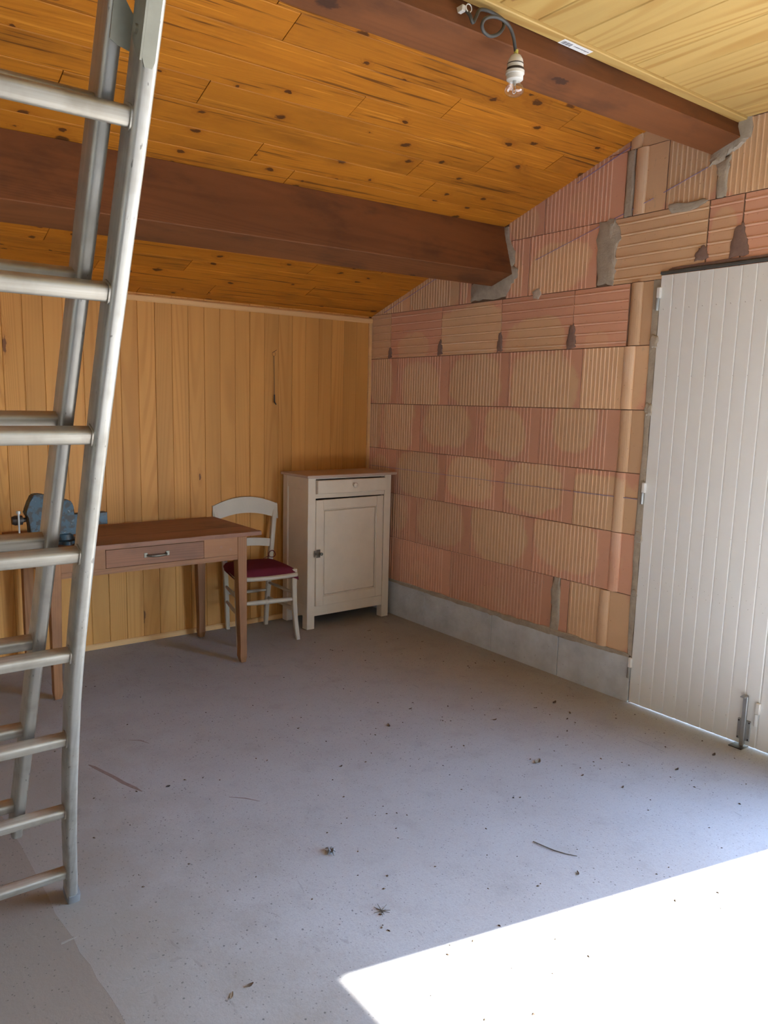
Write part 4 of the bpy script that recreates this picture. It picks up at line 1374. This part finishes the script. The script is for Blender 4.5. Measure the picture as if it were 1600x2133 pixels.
# ================================================================== LITTER ON THE FLOOR
def leaf_bit(name, p, L, w, rot, label, mat=m_leaf, curl=0.3, cat='leaf', group=None):
    bm = nb()
    n = 6
    rows = []
    for i in range(n + 1):
        u = i / n
        ww = w * math.sin(math.pi * min(max(u, .06), .94)) ** 0.8
        z = 0.0012 + curl * L * (u - .5) ** 2
        rows.append([bm.verts.new(((u - .5) * L, -ww / 2, z + curl * w * .3)), bm.verts.new(((u - .5) * L, 0, z)), bm.verts.new(((u - .5) * L, ww / 2, z + curl * w * .3))])
    for A, B in zip(rows, rows[1:]):
        for k in range(2): bm.faces.new([A[k], A[k + 1], B[k + 1], B[k]])
    ext = bmesh.ops.extrude_face_region(bm, geom=bm.faces[:])
    for v in [g for g in ext['geom'] if isinstance(g, bmesh.types.BMVert)]: v.co.z -= 0.0009
    o = obj(name, bm, mat, None, (p[0], p[1], 0.0), (0, 0, rot))
    return tag(o, label, cat, group)
bm = nb()
tube(bm, [(-.075, .012, .002), (-.04, .0, .003), (0, -.008, .002), (.04, -.010, .002), (.075, -.006, .002)], [.0016, .0017, .0016, .0013, .001], 6)
o = obj('twig', bm, m_twig, None, (1.93, 1.523, 0), (0, 0, math.radians(-62)))
tag(o, 'thin curved twig on the bluish floor near the sunlight patch', 'twig')
bm = nb()
for k in range(7):
    a = k * 0.9
    r = 0.014 + .006 * (k % 3)
    tube(bm, [(0, 0, .004), (r * .6 * math.cos(a), r * .6 * math.sin(a), .010), (r * math.cos(a), r * math.sin(a), .003)], [.004, .0035, .0015], 5)
o = obj('leaf_clump', bm, plain('grey_leaf', (0.17, 0.16, 0.16), 0.9), None, (1.307, 1.931, 0))
tag(o, 'crumpled dark grey leaf clump in the middle of the floor', 'leaf')
bm = nb()
for k in range(8):
    a = 0.2 + k * 0.55 * (1 if k % 2 else -1)
    tube(bm, [(0, 0, .002), (.026 * math.cos(a + 1.2), .026 * math.sin(a + 1.2), .007 - .004 * (k % 2))], [.0015, .0006], 5)
o = obj('straw_tuft', bm, m_twig, None, (1.263, 1.601, 0))
tag(o, 'small star shaped tuft of straw left of the sunlight patch', 'straw')
leaf_bit('dry_leaf', (2.371, 1.986), .045, .022, 0.4, 'pale dry leaf lying on the floor before the white door', plain('pale_leaf', (0.24, 0.20, 0.14), 0.8), 0.5)
leaf_bit('dry_leaf', (0.815, 1.561), .022, .010, 0.1, 'dark pointed leaf at the bottom of the picture, left of the sunlight', m_leaf)
leaf_bit('dry_leaf', (0.762, 1.555), .024, .008, 0.9, 'brown curled leaf scrap beside the dark pointed leaf at the bottom', plain('brown_leaf', (0.22, 0.15, 0.09), 0.8))
leaf_bit('dry_leaf', (1.035, 2.642), .018, .013, 0.2, 'round black leaf scrap on the floor right of the ladder', plain('black_leaf', (0.03, 0.027, 0.026), 0.8), .1)
SCRAPS = ['dark leaf scrap on the floor, right of the round black one', 'dark leaf scrap on the floor before the cupboard, left of a pair', 'dark leaf scrap on the floor before the cupboard, right of a pair', 'dark curled leaf scrap on the floor between cupboard and white door', 'large flat leaf scrap near the foot of the brick wall', 'dark leaf scrap on the floor close under the white door bolt', 'long bent leaf scrap alone in the middle of the far floor', 'dark leaf scrap nearest above the edge of the sunlight patch', 'small leaf scrap right of the pale dry leaf, before the door', 'small leaf scrap on the bluish floor above the sunlight, near the door', 'tiny leaf crumb on the floor left of centre below the table', 'leaf scrap by the door hinge corner, nearest the bricks', 'leaf scrap by the door corner, second from the bricks', 'leaf scrap on the floor left of the door bolt', 'leaf scrap by the door corner, farthest from the bricks']
for (p, L, r), lab in zip((((1.671, 2.409), .018, .3), ((2.285, 2.714), .020, .1), ((2.458, 2.636), .016, .9), ((2.533, 2.394), .024, -.2), ((2.939, 2.379), .034, .3), ((3.057, 1.607), .030, .2),
                  ((2.078, 2.617), .030, 1.2), ((1.886, 1.392), .020, .9), ((2.431, 1.806), .018, .1), ((2.487, 1.655), .016, .5), ((1.448, 2.619), .012, .7), ((2.90, 2.25), .020, 1.0),
                  ((2.83, 2.21), .018, .3), ((2.80, 1.62), .024, .1), ((2.72, 2.12), .016, .6)), SCRAPS):
    leaf_bit('leaf_scrap', p, L, L * .42, r, lab, m_leaf, 0.5, 'leaf', 'small leaf scraps strewn on the floor')
rnd = random.Random(3)
bm = nb()
for k in range(420):
    px, py = rnd.uniform(0.6, 3.2), rnd.uniform(1.0, 3.9)
    if rnd.random() > 0.30 + 0.7 * (px / 3.2): continue
    s = rnd.uniform(.0015, .0042)
    a = rnd.uniform(0, 6.28)
    c, sn = math.cos(a), math.sin(a)
    P = [(px + c * s * 1.8, py + sn * s * 1.8, .0006), (px - sn * s, py + c * s, .0006), (px - c * s * 1.6, py - sn * s * 1.6, .0006), (px + sn * s, py - c * s, .0006)]
    vs = [bm.verts.new(q) for q in P]
    t = bm.verts.new((px, py, .0006 + s * .9))
    for i in range(4): bm.faces.new([vs[i], vs[(i + 1) % 4], t])
    bm.faces.new(vs[::-1])
o = obj('floor_grit', bm, m_leaf)
tag(o, 'dark grit and crumbs scattered over the concrete floor', 'grit', kind='stuff')
